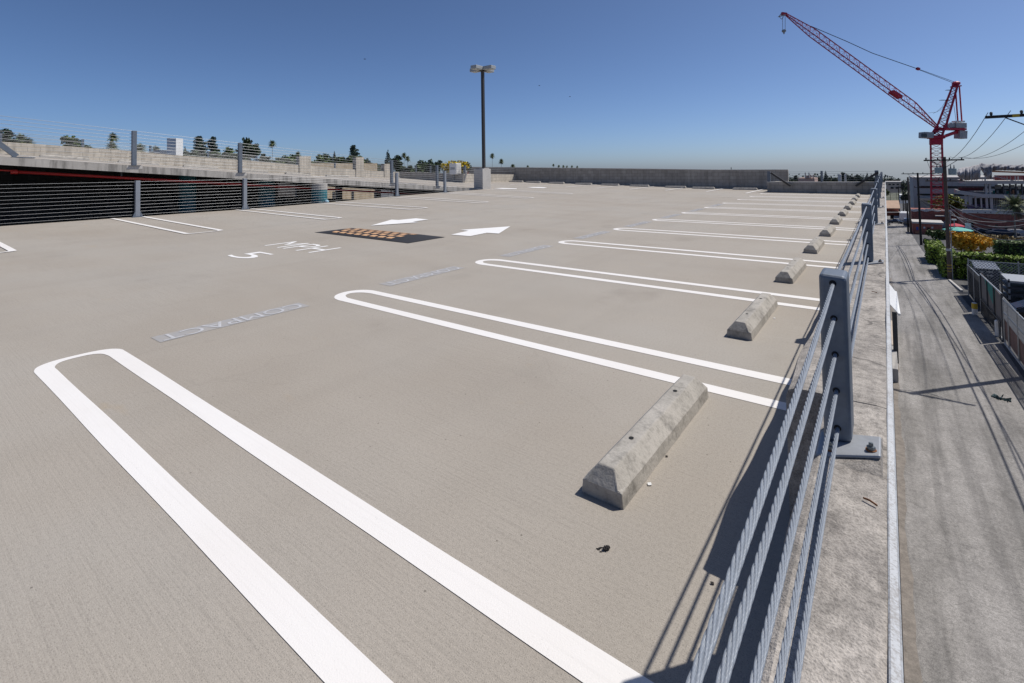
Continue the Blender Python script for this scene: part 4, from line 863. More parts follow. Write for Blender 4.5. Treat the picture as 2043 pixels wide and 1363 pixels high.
# ------------------------------------------------------------------ vehicles
def car(name,base,yaw,body,label,cat,kind='sedan',sc=1.,group=None):
    t=thing(name,(0,0,0),label,cat,group); prof={'sedan':[(-2.25,.45),(-2.2,.85),(-1.5,.93),(-.95,1.38),(.45,1.42),(1.2,.98),(2.1,.85),(2.28,.5)],'van':[(-2.5,.45),(-2.5,1.9),(-2.3,2.05),(1.2,2.05),(1.9,1.25),(2.55,1.05),(2.6,.5)],'pickup':[(-2.7,.5),(-2.7,1.02),(-.75,1.02),(-.65,1.75),(.55,1.78),(1.15,1.15),(2.55,1.02),(2.65,.55)],'suv':[(-2.2,.45),(-2.25,1.0),(-2.0,1.62),(.5,1.66),(1.2,1.08),(2.1,.98),(2.25,.5)]}[kind]
    n=len(prof); mb=MB(); W=.9; vs=[(x,-W*(.86 if z>1.2 else 1),z) for x,z in prof]+[(x,W*(.86 if z>1.2 else 1),z) for x,z in prof]
    mb.add(vs,[tuple(range(n)),tuple(range(2*n-1,n-1,-1))]+[(i,n+i,n+(i+1)%n,(i+1)%n) for i in range(n)]); mb.box(-2.1,2.1,-.86,.86,.32,.5); mb.build('body',body,t,bevel=.05)
    tops=[(x,z) for x,z in prof if z>1.2]; x0,x1=min(a for a,_ in tops),max(a for a,_ in tops); zt=max(z for _,z in tops)
    for s in (-1,1):
        MB().add([(x0+.12,s*W*.90,1.02),(x1+.35,s*W*.92,1.02),(x1-.05,s*W*.865,zt-.1),(x0+.25,s*W*.865,zt-.1)],[(0,1,2,3) if s>0 else (3,2,1,0)]).build('side_window','glass',t)
    MB().add([(x1+.62 if kind!='van' else x1+.6,-.68,1.12),(x1+.62 if kind!='van' else x1+.6,.68,1.12),(x1+.09,.62,zt-.08),(x1+.09,-.62,zt-.08)],[(0,1,2,3)]).build('windscreen','glass',t)
    for x in (-1.4,1.42):
        for s in (-1,1):
            w_=MB().tube([(x,s*.74,.34),(x,s*.93,.34)],.34,16).build('wheel','tire',t); MB().tube([(x,s*.932,.34),(x,s*.945,.34)],.21,12).build('rim','rim',w_)
    for s in (-1,1): MB().box(prof[-1][0]-.06,prof[-1][0]+.01,s*.66-.16,s*.66+.16,.68,.82).build('headlight','whitep',t)
    t.location=tuple(map(float,base)); t.rotation_euler=(0,0,yaw); t.scale=(sc,sc,sc); return t
b=G(1787,446); car('pickup_truck',b,math.radians(-22),'navy','dark pickup truck crossing the end of the alley','pickup truck','pickup',.62)
b=G(1806,441); car('van',b,math.radians(85),'carwhite','white delivery van parked down the alley behind the pickup','van','van',1.15)
b=G(1811,447); car('car',b,math.radians(88),'carsilver','silver car half hidden by the dark poles at the alley end','car','suv',.85)
b=G(1768,450); car('car',b,math.radians(80),'carblack','small black car corner past the end of the parapet','car','sedan',.6)
pg='dark cars parked beyond the hedges'
for i,(x,y,c,lb) in enumerate(((1935,469,'navy','dark navy car parked under the white banner'),(1968,471,'carblack','black car parked left of the flowering bush'),(1998,473,'navy','navy car parked in front of the brick wall windows'),(2030,474,'carsilver','silver car parked at the photo\'s right border'))):
    b=G(x,y); car('car',b,math.radians(8),c,lb,'car','sedan',1.,pg)

# ------------------------------------------------------------------ utility poles, wires
def pole(base,ztop,r0,r1,mat,label,arms,lean=0.):
    t=thing('utility_pole',base,label,'utility pole','utility poles along the alley'); b=np.array(base,float); tp=b+np.array([lean,0,ztop-b[2]]); MB().tube([b-np.array([0,0,.3]),tp],[r0,r1],12).build('shaft',mat,t)
    for (dx0,dx1,z,th,m2,br) in arms:
        c=b+(tp-b)*((z-b[2])/(ztop-b[2])); ar=MB().box(c[0]+dx0,c[0]+dx1,c[1]-r0-.13,c[1]-r0-.02,z-th/2,z+th/2).build('crossarm',m2,t)
        if br:
            for s,e in ((-1,dx0),(1,dx1)):
                if abs(e)>.5: MB().beam((c[0]+e*.62,c[1]-r0-.08,z-th/2),(c[0],c[1]-r0-.02,z-.75),.03,.05).build('brace','darksteel',t)
        for f in np.linspace(.06,.94,4):
            xx=c[0]+dx0+(dx1-dx0)*f
            if abs(xx-c[0])>.25: MB().lathe([(.03,0),(.06,.04),(.05,.09),(.07,.12),(.03,.18)],(xx,c[1]-r0-.075,z+th/2),8).build('insulator','darksteel',t)
    return t
b1=G(1895,557); p1=pole(b1,onY(1889,313,b1[1])[2],.17,.13,'wood','nearest brown utility pole with two grey transformers',[(-1.55,1.4,onY(1889,319.5,b1[1])[2],.13,'darkwood',True),(-1.5,1.35,onY(1889,361,b1[1])[2],.11,'wood',False)],lean=-.05)
for s,x,yt,yb in ((-1,1883,334,346),(1,1904,336,349)):
    a=onY(x,yt,b1[1]-.1); r=.31; zb=onY(x,yb,b1[1]-.1)[2]; X=b1[0]+s*.5
    tr_=MB().lathe([(r*.9,0),(r,.03),(r,a[2]-zb-.05),(r*.92,a[2]-zb)],(X,b1[1]-.1,zb),16).build('transformer','xf',p1,smooth=False)
    for q in (-.12,.12): MB().lathe([(.04,0),(.055,.05),(.03,.2),(.03,.32)],(X+q,b1[1]-.1,a[2]),8).build('bushing','darksteel',p1)
c=onY(1896,499,b1[1]-.2); MB().lathe([(.21,-.11),(.22,.11)],(b1[0]-.0,b1[1],c[2]),14).build('collar','dirtywhite',p1)
for y in (529,535,541): c=onY(1896,y,b1[1]); MB().lathe([(.176,-.03),(.176,.03)],(b1[0],b1[1],c[2]),14).build('yellow_band','yellow',p1)
MB().tube([(b1[0]+.2,b1[1]-.12,b1[2]),(b1[0]+.2,b1[1]-.1,onY(1899,420,b1[1])[2])],.035,8).build('conduit','wiregrey',p1)
b2=G(1838,489); p2=pole(b2,onY(1832,345,b2[1])[2],.16,.12,'darkwood','thin black utility pole with one top crossarm down the alley',[(-1.95,2.0,onY(1832,346.8,b2[1])[2],.1,'darkwood',True),(-.5,.3,onY(1832,374,b2[1])[2],.08,'darkwood',False)],lean=-.1)
b3=G(1817.5,466); p3=pole(b3,onY(1815,353.5,b3[1])[2],.19,.14,'wood','leaning brown utility pole at the corner of the grey office block',[],lean=-.15)
b4=G(1812,463); p4=pole(b4,onY(1811.5,405,b4[1])[2],.15,.12,'darkwood','short black pole stub in front of the brown leaning pole',[])
for x,yb,yt,lb in ((1795,437,372,'slim far pole left of the white van'),(1803,434,373,'slim far pole behind the white van'),(1808,436,392,'short far pole near the silver car')):
    bb=G(x,yb); pole(bb,onY(x,yt,bb[1])[2],.14,.1,'darkwood',lb,[(-.9,.9,onY(x,yt+2,bb[1])[2],.08,'darkwood',False)])
b0=np.array([10.75,33.,gz(10.75,33)]); c=onY(1964,235,33.); p0_=pole(b0,c[2]+.6,.18,.14,'wood','crossarm of a close utility pole reaching in from the right',[(c[0]-10.75,1.75,c[2]+.0,.14,'darkwood',True)])
MB().box(c[0]+.95,c[0]+1.2,32.68,32.8,c[2]-.072,c[2]+.072).build('yellow_marker','yellow',p0_)
def wire(p,q,sag,r,label,mat='wire',grp='overhead wires along the alley',n=18):
    p,q=np.asarray(p,float),np.asarray(q,float); pts=[p+(q-p)*t+np.array([0,0,-4*sag*t*(1-t)]) for t in np.linspace(0,1,n)]
    o=MB().tube(pts,r,5).build('overhead_wire',mat,loc=p); return tag(o,label,'wire',grp)
za=onY(1889,318,b1[1])[2]+.2; A=[(b1[0]-1.4,b1[1]-.25,za),(b1[0]+.35,b1[1]-.25,za+.05),(b1[0]+.95,b1[1]-.25,za),(b1[0]+1.25,b1[1]-.25,za)]
B=[(c[0]+.1,32.7,c[2]+.22),(c[0]+.9,32.7,c[2]+.25),(c[0]+2.2,32.7,c[2]+.22),(c[0]+3.2,32.7,c[2]+.2)]
for i,(lb) in enumerate(('outermost overhead wire on the alley side of the crossarms','overhead wire just right of the transformer pole top','third overhead wire right of the transformer pole','fourth overhead wire, lowest of the fan at the right border')): wire(A[i],B[i],.9 if i else 1.4,.014,lb)
wire(A[0],(b2[0]+1.8,b2[1]-.2,onY(1832,346,b2[1])[2]+.15),.5,.016,'wire running from the transformer pole crossarm down to the black pole')
# thick telecom bundle lower down, whose shadow lies along the alley
zt1=gz(b1[0],b1[1])+7.1; zt0=gz(10.75,33)+7.2; zt2=gz(b2[0],b2[1])+7.0
for i,(o_,sg,lb) in enumerate(((0,.5,'thick lower cable sweeping from the transformer pole to the close pole'),(.22,.85,'second lower cable hanging just under the thick one'),(-.55,.25,'slack lower cable nearest the alley'))):
    wire((b1[0]+.2,b1[1],zt1-o_),(10.55+.25*i,33,zt0-o_*.5),sg,.035 if i==0 else .025,lb); wire((b1[0]+.1,b1[1],zt1-o_),(b2[0],b2[1],zt2-o_),sg*.8,.035 if i==0 else .025,lb.replace('close pole','black pole').replace('hanging','strung far').replace('nearest the alley','past the black pole'))
    wire((10.55+.25*i,33,zt0-o_*.5),(10.0+.3*i,2,gz(10,2)+7.0-o_),sg,.035 if i==0 else .025,lb.replace('to the close pole','out of the picture').replace('hanging','leaving the picture').replace('nearest the alley','leaving at the border'))
for i,(x,y,lb) in enumerate(((2043,470,'thick grey service wire drooping across the orange shrub'),(2043,452,'grey service wire running above the hedges'),(2043,440,'upper grey service wire crossing the brick wall'),(2043,430,'highest grey service wire crossing the brick wall'))):
    e=at(2070,y,38+5*i); wire((b1[0]+.2,b1[1]-.15,onY(1899,420+3*i,b1[1])[2]),e,1.3-.2*i,.02,lb,'wiregrey','service wires fanning right')

# ------------------------------------------------------------------ crane
D=112.
cr=thing('tower_crane',at(1868,420,D),'red luffing tower crane over the construction site','crane')
def q(x,y,dz=0): return at(x,y,D+dz)
mb=MB(); m0,m1=q(1871,421),q(1868,288); lattice(mb,m0,m1,2.15,2.15,1.95,1.95,(0,1,0),15,.24,.085); mb.build('mast','cranered',cr)
mb=MB(); mb.beam(q(1867.5,289),q(1867.5,277),2.3,2.3,(0,1,0)); mb.beam(q(1867.5,277),q(1867.5,271),3.0,3.0,(0,1,0)); mb.build('turntable','cranered',cr,bevel=.1)
mb=MB(); lattice(mb,q(1868,271),q(1876,255),1.9,1.9,1.5,1.5,(0,1,0),3,.3,.16); mb.beam(q(1856,272),q(1873,258),.35,.4); mb.build('slewing_frame','cranered',cr)
mb=MB(); mb.beam(q(1838.5,269.5),q(1857,270.5),1.8,1.35); cbn=mb.build('cab','cranegrey',cr,bevel=.12); mb=MB(); mb.beam(q(1839,269.8,-1),q(1848.5,270.2,-1),.3,.75); mb.build('cab_window','glass',cbn)
# jib: tapered lattice, kinked like the real one
mb=MB(); P1,P2,P3,P4=q(1871.5,255),q(1822,210.5),q(1622,64),q(1569,29)
lattice(mb,P1,P2,.5,.5,1.7,1.75,(0,0,1),5,.18,.07,tri=True); lattice(mb,P2,P3,1.7,1.75,1.6,1.7,(0,0,1),20,.16,.058,tri=True); lattice(mb,P3,P4,1.6,1.7,.35,.4,(0,0,1),7,.15,.055,tri=True); mb.build('jib','cranered',cr)
MB().beam(q(1778,183),q(1796,194.5),1.3,.7).build('jib_drum','cranered',cr)
mb=MB(); mb.beam(q(1569,28.5),q(1559,27),.5,.55); mb.build('jib_head','cranered',cr)
mb=MB(); a=[q(1554,33),q(1560,25),q(1566,30),q(1559.5,38.5)]
for i in range(4): mb.tube([a[i],a[(i+1)%4]],.06,5)
mb.beam(a[0],a[2],.9,.12); mb.build('head_platform','cranegrey',cr)
for x in (1561.5,1566.5): MB().tube([q(x,33),q(x,60)],.05,5).build('hoist_rope','wiregrey',cr)
mb=MB(); hc=q(1564,62); mb.lathe([(.15,.35),(.42,.25),(.46,-.1),(.2,-.35),(.12,-.7)],hc,10); mb.build('hook_block','cranegrey',cr)
# A-frame
mb=MB(); lattice(mb,q(1877,256),q(1907,167),1.5,1.3,.8,.8,(0,1,0),10,.34,.10); mb.build('tower_head','cranered',cr)
mb=MB(); mb.lathe([(.4,-.45),(.75,-.2),(.75,.25),(.4,.5)],q(1907.5,167),12); mb.beam(q(1900,173),q(1914,172),1.2,.25); mb.build('sheave_block','cranered',cr)
for x0,y0,x1,y1 in ((1907,188,1911,243),(1914,172,1919,243)): MB().beam(q(x0,y0),q(x1,y1),.22,.22).build('back_stay','cranered',cr)
MB().tube([q(1903,210),q(1907.5,242)],.04,5).build('stay_rope','wiregrey',cr)
mb=MB(); mb.beam(q(1871,257.5),q(1922,258.5),1.7,.45); mb.build('counter_jib','cranered',cr); MB().beam(q(1879,274),q(1922,258.5),.6,.6).build('counter_jib_strut','cranered',cr)
mb=MB(); mb.beam(q(1901,250.5),q(1922.5,250.8),1.7,1.15); mh=mb.build('machinery_house','cranegrey',cr,bevel=.08)
for x in (1905,1911.5,1918.5): MB().beam(q(x-2,243),q(x+2,243),1.2,.35).build('vent','whitep',mh)
mb=MB(); mb.beam(q(1886,252),q(1900,251),1.3,.8); mb.beam(q(1889,247),q(1889,240),.15,.15); mb.beam(q(1893,250),q(1897,246),.5,.5); mb.build('winch','cranegrey',cr)
MB().beam(q(1909,268.5),q(1924,269.5),1.5,1.75).build('counterweight','cranegrey',cr)
def rope(pts,r,nm,mat='wire'): MB().tube([q(*p) for p in pts],r,5).build(nm,mat,cr)
rope([(1904,163.5),(1830,137)],.05,'pendant_rope'); rope([(1903,166),(1831,138.5)],.05,'pendant_rope'); rope([(1832,138),(1740,106),(1690,83),(1618,52.5)],.075,'pendant_rope')
MB().beam(q(1829,136.5),q(1834,138.5),.5,.5).build('pendant_link','cranered',cr)
rope([(1900,172),(1890,195),(1880,213),(1868,224),(1852,225.5)],.03,'slack_cable'); rope([(1893,198),(1886,209),(1876,220),(1862,226.5)],.03,'slack_cable')
for x0,y,x1 in ((1888,180,1896),(1876,200,1893)): MB().beam(q(x0,y),q(x1,y),.7,.06).build('platform','darksteel',cr)

# ------------------------------------------------------------------ buildings on the right
ofb=thing('office_block',G(1870,455),'wide grey office block with dark window bands behind the crane','building')
YO=at(1821,400,140)[1]
def face_px(x0,x1,yt,yb,Y,dep,nm,mat,par,zb=None):
    a=onY(x0,yt,Y); b=onY(x1,yt,Y); z0=onY((x0+x1)/2,yb,Y)[2] if zb is None else zb; z1=(a[2]+b[2])/2
    return MB().box(a[0],b[0],Y,Y+dep,z0,z1).build(nm,mat,par)
face_px(1821,1990,355.5,425,YO,25,'wall','bldggrey',ofb,gz(20,YO)-1); face_px(1820,1992,353.6,355.8,YO-.3,25.6,'roof_edge','bldggrey',ofb)
for x0,x1,y0,y1 in ((1832,1990,371.5,376),(1830,1990,387.5,391)): face_px(x0,x1,y0,y1,YO-.1,.08,'window_band','glass',ofb)
for x in np.arange(1834,1990,13): face_px(x,x+.7,357,370,YO-.06,.05,'panel_joint','conc',ofb)
face_px(1836,1872,396,400,YO-3,2.9,'lower_roof','beige',ofb)
gt=tree_px('round',1885,381,118,'large yellow green tree behind the crane mast','leafyel',66,group='trees by the construction site'); tree_px('round',1911,388,116,'green tree between crane mast and construction building','leafyel',36,group='trees by the construction site')
cs=thing('construction_building',G(1980,470),'unfinished concrete building wrapped in grey tarpaulin with red shoring','building')
DC=104
def slab(x0,y0,x1,y1,th,dep,nm,mat): 
    a=at(x0,y0,DC); b=at(x1,y1,DC); n=np.array([0,dep,0.]); t_=np.array([0,0,-th]); return MB().hexa([a+t_,b+t_,b+n+t_,a+n+t_],[a,b,b+n,a+n]).build(nm,mat,cs)
slab(1925,361,2085,361,.65,14,'floor_slab','bldggrey'); slab(1912,380,1968,388,.75,8,'floor_slab','bldggrey'); slab(1962,387,2085,391,.75,14,'floor_slab','bldggrey'); slab(1935,417,2085,417,.6,14,'floor_slab','conc')
for x,y0,y1,w_ in ((1965,366,388,4.6),(1973,366,389,4),(1966,393,420,5),(1975,393,421,6),(1956,392,416,3),(1945,391,414,3),(1933,389,410,3),(1925,388,408,3.5),(2001,366,389,2.5),(2014,366,389,2.5),(2026,366,390,2.5),(2038,366,390,2.5)): box_px(x,x+w_,y0,y1,DC+.4,.8,'concrete_column','bldggrey' if y0>380 or x<1980 else 'dark',cs)
for x in np.arange(1980,2062,3.4): box_px(x,x+.8,394,417,DC+2,.15,'shore_prop','conclt' if random.random()<.6 else 'dirtywhite',cs)
for x in np.arange(1916,1963,2.6): box_px(x,x+.6,372,383,DC+1,.15,'shore_prop','shore',cs)
box_px(1912,1962,375,381,DC+2,.3,'red_screen','shore',cs); box_px(1930,1978,408,418,DC+1,.3,'violet_screen','purple',cs); box_px(1984,2060,350,360,DC+4,.4,'red_screen','shore',cs); box_px(1985,2070,372,389,DC+7,.4,'dark_back','dark',cs); box_px(1940,2070,395,418,DC+11,.4,'dark_back','dark',cs)
slab(1966,340,2085,344.5,.32,1.2,'formwork_beam','lumber')
rg_=np.random.default_rng(12)
for x in np.arange(1914,2060,5.5): box_px(x+rg_.random()*3,x+.7+rg_.random()*3,356.5 if x<1960 else 352,361.5,DC+.6+rg_.random()*3,.1,'rebar_post','shore' if rg_.random()<.5 else 'steel',cs)
for i in range(26):
    x=1926+120*rg_.random(); y=411-3*rg_.random(); box_px(x,x+1.5+4*rg_.random(),y,418,DC+2+5*rg_.random(),.6,'stacked_material',['lumber','shore','conclt','dark','purple','whitep'][int(rg_.random()*6)],cs)
for i in range(16):
    x=1978+70*rg_.random(); box_px(x,x+2+3*rg_.random(),382-3*rg_.random(),389,DC+2+4*rg_.random(),.6,'stacked_material',['green','shore','conclt','dark','lumber'][int(rg_.random()*5)],cs)
for x0,x1,y0,y1 in ((1985,1998,369,377),(2003,2012,370,377),(2016,2024,369,376),(2030,2040,370,377)): box_px(x0,x1,y0,y1,DC+6.5,.1,'opening','conclt',cs)
MB().beam(at(1985,352,DC-.5),at(2043,366,DC-.5),.12,.12).build('hoist_boom','cranegrey',cs)
# crumpled tarps
def tarp(cols,name,mat,seed,depth=2.2):
    rg=np.random.default_rng(seed); mb=MB(); K=14; vs=[]; n=0; cols=[c for a_,b_ in zip(cols[:-1],cols[1:]) for c in (a_,tuple((u+v)/2 for u,v in zip(a_,b_)))]+[cols[-1]]; ph=rg.random(8)*6.28; walk=np.convolve(rg.normal(size=len(cols)+4),[.3,.5,.3],'same')[2:-2]*.34
    for i,(x,yt,yb) in enumerate(cols):
        fold=walk[i]
        for k in range(K+1):
            f=k/K; bul=math.sin(math.pi*f)*depth*.5+fold*(.35+.65*f)+.14*math.sin(f*9+i*.5+ph[3])+rg.normal()*.03; vs.append(at(x+.25*math.sin(k*.8+i),yt+(yb-yt)*f+(walk[i]*1.6 if f<.5 else -walk[i]*1.2),DC-.6-bul))
        n+=1
    fs=[(i*(K+1)+k,i*(K+1)+k+1,(i+1)*(K+1)+k+1,(i+1)*(K+1)+k) for i in range(n-1) for k in range(K)]; mb.add(vs,fs)
    o=mb.build(name,mat,cs,smooth=True); md=o.modifiers.new('s','SOLIDIFY'); md.thickness=.06; return o
ip=lambda xs_,ys_,x: float(np.interp(x,xs_,ys_))
tarp([(x,ip([1910,1914,1925,1940,1953,1957],[341,336,334,331,328,325],x),ip([1910,1916,1930,1952,1957],[350,358,360,358,352],x)) for x in np.arange(1910,1958,2.2)],'tarpaulin','tarp',1)
tarp([(x,ip([1955,1958,1968,1985,2000,2020,2080],[328,325,328,327,328,329,329],x),ip([1955,1962,1970,1980,2000,2080],[336,346,350,341,340,343],x)) for x in np.arange(1955,2080,3.)],'tarpaulin','tarpdark',2,1.4)
tarp([(x,ip([1964,1970,1980],[334,335,338],x),ip([1964,1970,1980],[350,358,356],x)) for x in np.arange(1963,1981,2.)],'tarpaulin','tarp',3,1.2)
bb=thing('brick_building',G(1960,476),'long low red brick building with pale parapet behind the parked cars','building')
yB=G(1980,466)[1]; 
face_px(1921,2120,428,480,yB,9,'wall','brick',bb,gz(25,yB)-.2); face_px(1920,2122,420,428,yB-.15,.35,'parapet','dirtywhite',bb); face_px(1921.5,2120,426,427.9,yB+.21,8.8,'roof','dark',bb)
for x,y in ((1985,448),(2004,451),(2036,452)): face_px(x,x+5.5,y,y+9,yB-.06,.05,'window','glass',bb)
face_px(1936,1942,444,462,yB-.06,.05,'door','carblack',bb)
for x in (1950,1965,1976,1990,2012): face_px(x,x+1.5,423,425,yB-.2,.04,'drain_hole','black',bb)
b5=thing('brick_store',G(1860,447),'red brick store with torn white roof edge beside the black pole','building')
Y5=G(1850,452)[1]; face_px(1819,1921,421,455,Y5,8,'wall','brick',b5,gz(12,Y5)-.2)
ra=MB(); xs5=np.linspace(1818,1900,24)
for i in range(23):
    y_=417.5+.5*math.sin(i*1.3)+.4*math.sin(i*2.9)+(2.0 if i>12 else 0); a=onY(xs5[i],y_,(Y5-.2)); b=onY(xs5[i+1],y_+.2*math.sin(i*2),(Y5-.2)); c_=onY(xs5[i],421.5+1.*math.sin(i),(Y5-.2))[2]; ra.hexa([(a[0],(Y5-.2),c_),(b[0],(Y5-.2),c_),(b[0],(Y5+.3),c_),(a[0],(Y5+.3),c_)],[(a[0],(Y5-.2),a[2]),(b[0],(Y5-.2),b[2]),(b[0],(Y5+.3),b[2]),(a[0],(Y5+.3),a[2])])
ra.build('roof_edge','dirtywhite',b5); face_px(1868,1892,441,462,Y5-.3,.2,'white_door','bldggrey',b5); face_px(1866,1894,430.5,432.5,Y5-1.5,1.4,'awning','conclt',b5)
sh=thing('brick_shed',G(1852,468),'low red brick shed with sloping pale roof and blue sign','shed')
Ys=G(1850,468)[1]; face_px(1821,1880,446.5,468,Ys,5,'wall','shedbrick',sh,gz(9,Ys)-.1); face_px(1820,1883,443.5,447,Ys-.12,5.3,'roof','conclt',sh)
face_px(1828,1832,453,459,Ys-.05,.04,'sign','blue',sh); face_px(1826,1837,462,466,Ys-.05,.04,'poster','lumber',sh)
for x in (1842,1858): face_px(x,x+4,452.5,456,Ys-.05,.04,'notice','dirtywhite',sh)
face_px(1850,1855,454,468,Ys-.04,.03,'door','darkwood',sh)
# umbrellas, lamp, banner
def umbrella(x,y,ytip,mat,label,r):
    c=G(x,y); t=thing('parasol',c,label,'parasol','parasols beside the brick store'); z=onY(x,ytip,c[1])[2]; MB().tube([c,(c[0],c[1],z)],.04,6).build('pole','steel',t); MB().lathe([(r,-.55),(r*.98,-.45),(r*.5,-.18),(.04,0)],(c[0],c[1],z),8).build('canopy',mat,t)
umbrella(1911,478,453,'umbteal','teal square parasol near the orange shrub',2.0); umbrella(1907,470,445.5,'umbred','red parasol behind the teal one',1.3)
c=G(1905,478); ll=thing('yard_lamp',c,'white topped yard lamp in front of the teal parasol','lamp'); z=onY(1905,439.5,c[1])[2]; MB().tube([c,(c[0],c[1],z)],.06,8).build('pole','steel',ll); MB().box(c[0]-.3,c[0]+.3,c[1]-.2,c[1]+.2,z,z+.18).build('lamp_head','whitep',ll)
c=G(1932.5,476); bn=thing('banner_pole',c,'white hanging banner on a thin pole before the brick wall','banner'); z=onY(1932,436,c[1])[2]; MB().tube([c,(c[0],c[1],z)],.05,6).build('pole','steel',bn); z1=onY(1932,445,c[1])[2]; z0=onY(1932,459,c[1])[2]; MB().box(c[0]-.38,c[0]+.38,c[1]-.09,c[1]-.06,z0,z1).build('cloth','whitep',bn)

# ------------------------------------------------------------------ hedges and shrubs
def hedge(x0,x1,y0,y1,h,label,mat='hedge',n=2200,size=.13):
    zb=gz((x0+x1)/2,(y0+y1)/2); t=thing('hedge',((x0+x1)/2,(y0+y1)/2,zb),label,'hedge','clipped hedges beside the alley'); MB().box(x0+.16,x1-.16,y0+.16,y1-.16,zb-.1,zb+h-.14).build('core','darkcore',t)
    mb=MB(); ar=[(x1-x0)*(y1-y0),(x1-x0)*h,(x1-x0)*h*.4,(y1-y0)*h,(y1-y0)*h]; T=sum(ar)
    for fi,a in enumerate(ar):
        k=int(n*a/T); u,v=rng.random(k),rng.random(k); o_=rng.normal(size=k)*.05-.05; o_+= .05*np.sin(u*17)+.04*np.sin(v*13)
        if fi==0: c=np.stack([x0+(x1-x0)*u,y0+(y1-y0)*v,zb+h+o_],1); nr=np.array([0,0,1.])
        elif fi==1: c=np.stack([x0+(x1-x0)*u,y0-o_,zb+h*v],1); nr=np.array([0,-1.,0])
        elif fi==2: c=np.stack([x0+(x1-x0)*u,y1+o_,zb+h*v],1); nr=np.array([0,1.,0])
        elif fi==3: c=np.stack([x0-o_,y0+(y1-y0)*u,zb+h*v],1); nr=np.array([-1.,0,0])
        else: c=np.stack([x1+o_,y0+(y1-y0)*u,zb+h*v],1); nr=np.array([1.,0,0])
        for i in range(k):
            nn=nr+rng.normal(size=3)*.6; nn/=np.linalg.norm(nn); a_=np.cross(nn,rng.normal(size=3)); a_/=np.linalg.norm(a_); b_=np.cross(nn,a_); s=size*(.5+.8*rng.random()); mb.add([c[i]-a_*s,c[i]+b_*s*.6,c[i]+a_*s,c[i]-b_*s*.6],[(0,1,2,3)])
    mb.build('leaves',mat,t); return t
rng=np.random.default_rng(21)
hedge(8.55,10.0,73,80,2.1,'bright clipped hedge block further along the alley'); hedge(9.05,10.3,b1[1]+.5,b1[1]+7,2.25,'bright clipped hedge block right behind the transformer pole','hedge')
hedge(10.35,24,b1[1]+.9,b1[1]+2.7,2.35,'long bright hedge row reaching right from the transformer pole','hedge',5200); hedge(14.6,26,77,79,2.6,'long darker hedge row behind the orange shrub','hedgedark',3600)
def shrub_px(x,ytop,ybase,wpx,leaf,label,n=1300,size=.14):
    b=G(x,ybase); t=thing('shrub',b,label,'shrub','shrubs beside the parking lot'); zt_=onY(x,ytop,b[1])[2]; h=zt_-b[2]; d=(b-CAM)@_f; R=wpx*d/F/2; bl=[(b[0],b[1],b[2]+h*.5,R*.75,R*.6,h*.5)]
    for i in range(14): a=rng.random()*6.28; r=R*(.35+.5*rng.random()); bl.append((b[0]+r*math.cos(a),b[1]+.7*r*math.sin(a),b[2]+h*(.3+.55*rng.random()),R*.3,R*.3,h*.2))
    mb=MB(); leafcloud(mb,bl,n,size); mb.build('foliage',leaf,t); MB().tube([b,(b[0],b[1],b[2]+h*.5)],[.12,.05],6).build('stem','bark',t)
shrub_px(1938,464,506,74,'orangeleaf','large orange and yellow shrub behind the hedge row',2400,.2); shrub_px(1918,466,498,40,'orangeleaf','smaller orange shrub touching the transformer pole',1000,.18)
shrub_px(1956,466,482,46,'brownleaf','brown flowering bush behind the orange shrub',1000,.2); shrub_px(2002,469,487,54,'brownleaf','rounded brown and yellow bush before the parked cars',1300,.2); shrub_px(2040,474,490,34,'brownleaf','pale flowering bush at the right border',900,.2)
shrub_px(1869,458,478,34,'leaf','round green shrub beside the brick shed',1300,.16); shrub_px(1885,461,478,22,'leaf','small green shrub just left of the transformer pole',800,.16); shrub_px(1848,476,489,12,'leafdark','dark little shrub at the foot of the black pole',500,.14)
pa=G(2027,475); pt_=onY(2027,379,pa[1]); tree('date',pa,pt_[2]-pa[2],5.6,5.2,'thick feathery palm standing before the brick wall','frond',group='palms by the construction site',seed=8)
pa=G(1925,455); pt_=onY(1924,406,pa[1]); tree('date',pa,pt_[2]-pa[2],3.6,3.2,'low spiky palm beside the transformer pole','leafyel',group='palms by the construction site',seed=9)
shrub_px(1950,414,460,64,'brownleaf','straggly bleached shrub drooping over the brick wall edge',1200,.22)

# ------------------------------------------------------------------ fences, gate, bollards
XF=9.95
def gzf(y): return gz(XF,y)
fA=thing('chain_link_fence',(XF,50,gzf(50)),'dark chain link fence corner near the waste hut','fence')
def mesh_panel(y0,y1,z0,z1,sp,r,m=0,x=None,axis='y'):
    mb=MB(); Ln=y1-y0; H=z1-z0; n=int((Ln+H)/sp)
    for i in range(n):
        s=i*sp
        for sg in (1,-1):
            a0=max(0,s-H); b0=min(Ln,s); p=(a0,s-a0) ; q=(b0,s-b0)
            if sg<0: p=(Ln-p[0],p[1]); q=(Ln-q[0],q[1])
            P_=[(x,y0+p[0],z0+p[1]),(x,y0+q[0],z0+q[1])] if axis=='y' else [(y0+p[0],x,z0+p[1]),(y0+q[0],x,z0+q[1])]
            if abs(p[0]-q[0])>1e-3: mb.beam(P_[0],P_[1],r*2,r*2,m=m)
    return mb
for y in (47.3,50.5,53.9): MB().tube([(XF+.05,y,gzf(y)-.1),(XF+.05,y,gzf(y)+2.5)],.045,8).build('post','steel',fA)
MB().tube([(XF+.05,47.3,gzf(47.3)+2.45),(XF+.05,53.9,gzf(53.9)+2.45)],.03,6).build('rail','steel',fA); mesh_panel(47.3,53.9,gzf(50)+.08,gzf(50)+2.4,.24,.012,x=XF+.05).build('mesh','darksteel',fA); MB().box(XF+.09,XF+.1,47.3,53.9,gzf(50),gzf(50)+2.1).build('privacy_screen','board',fA)
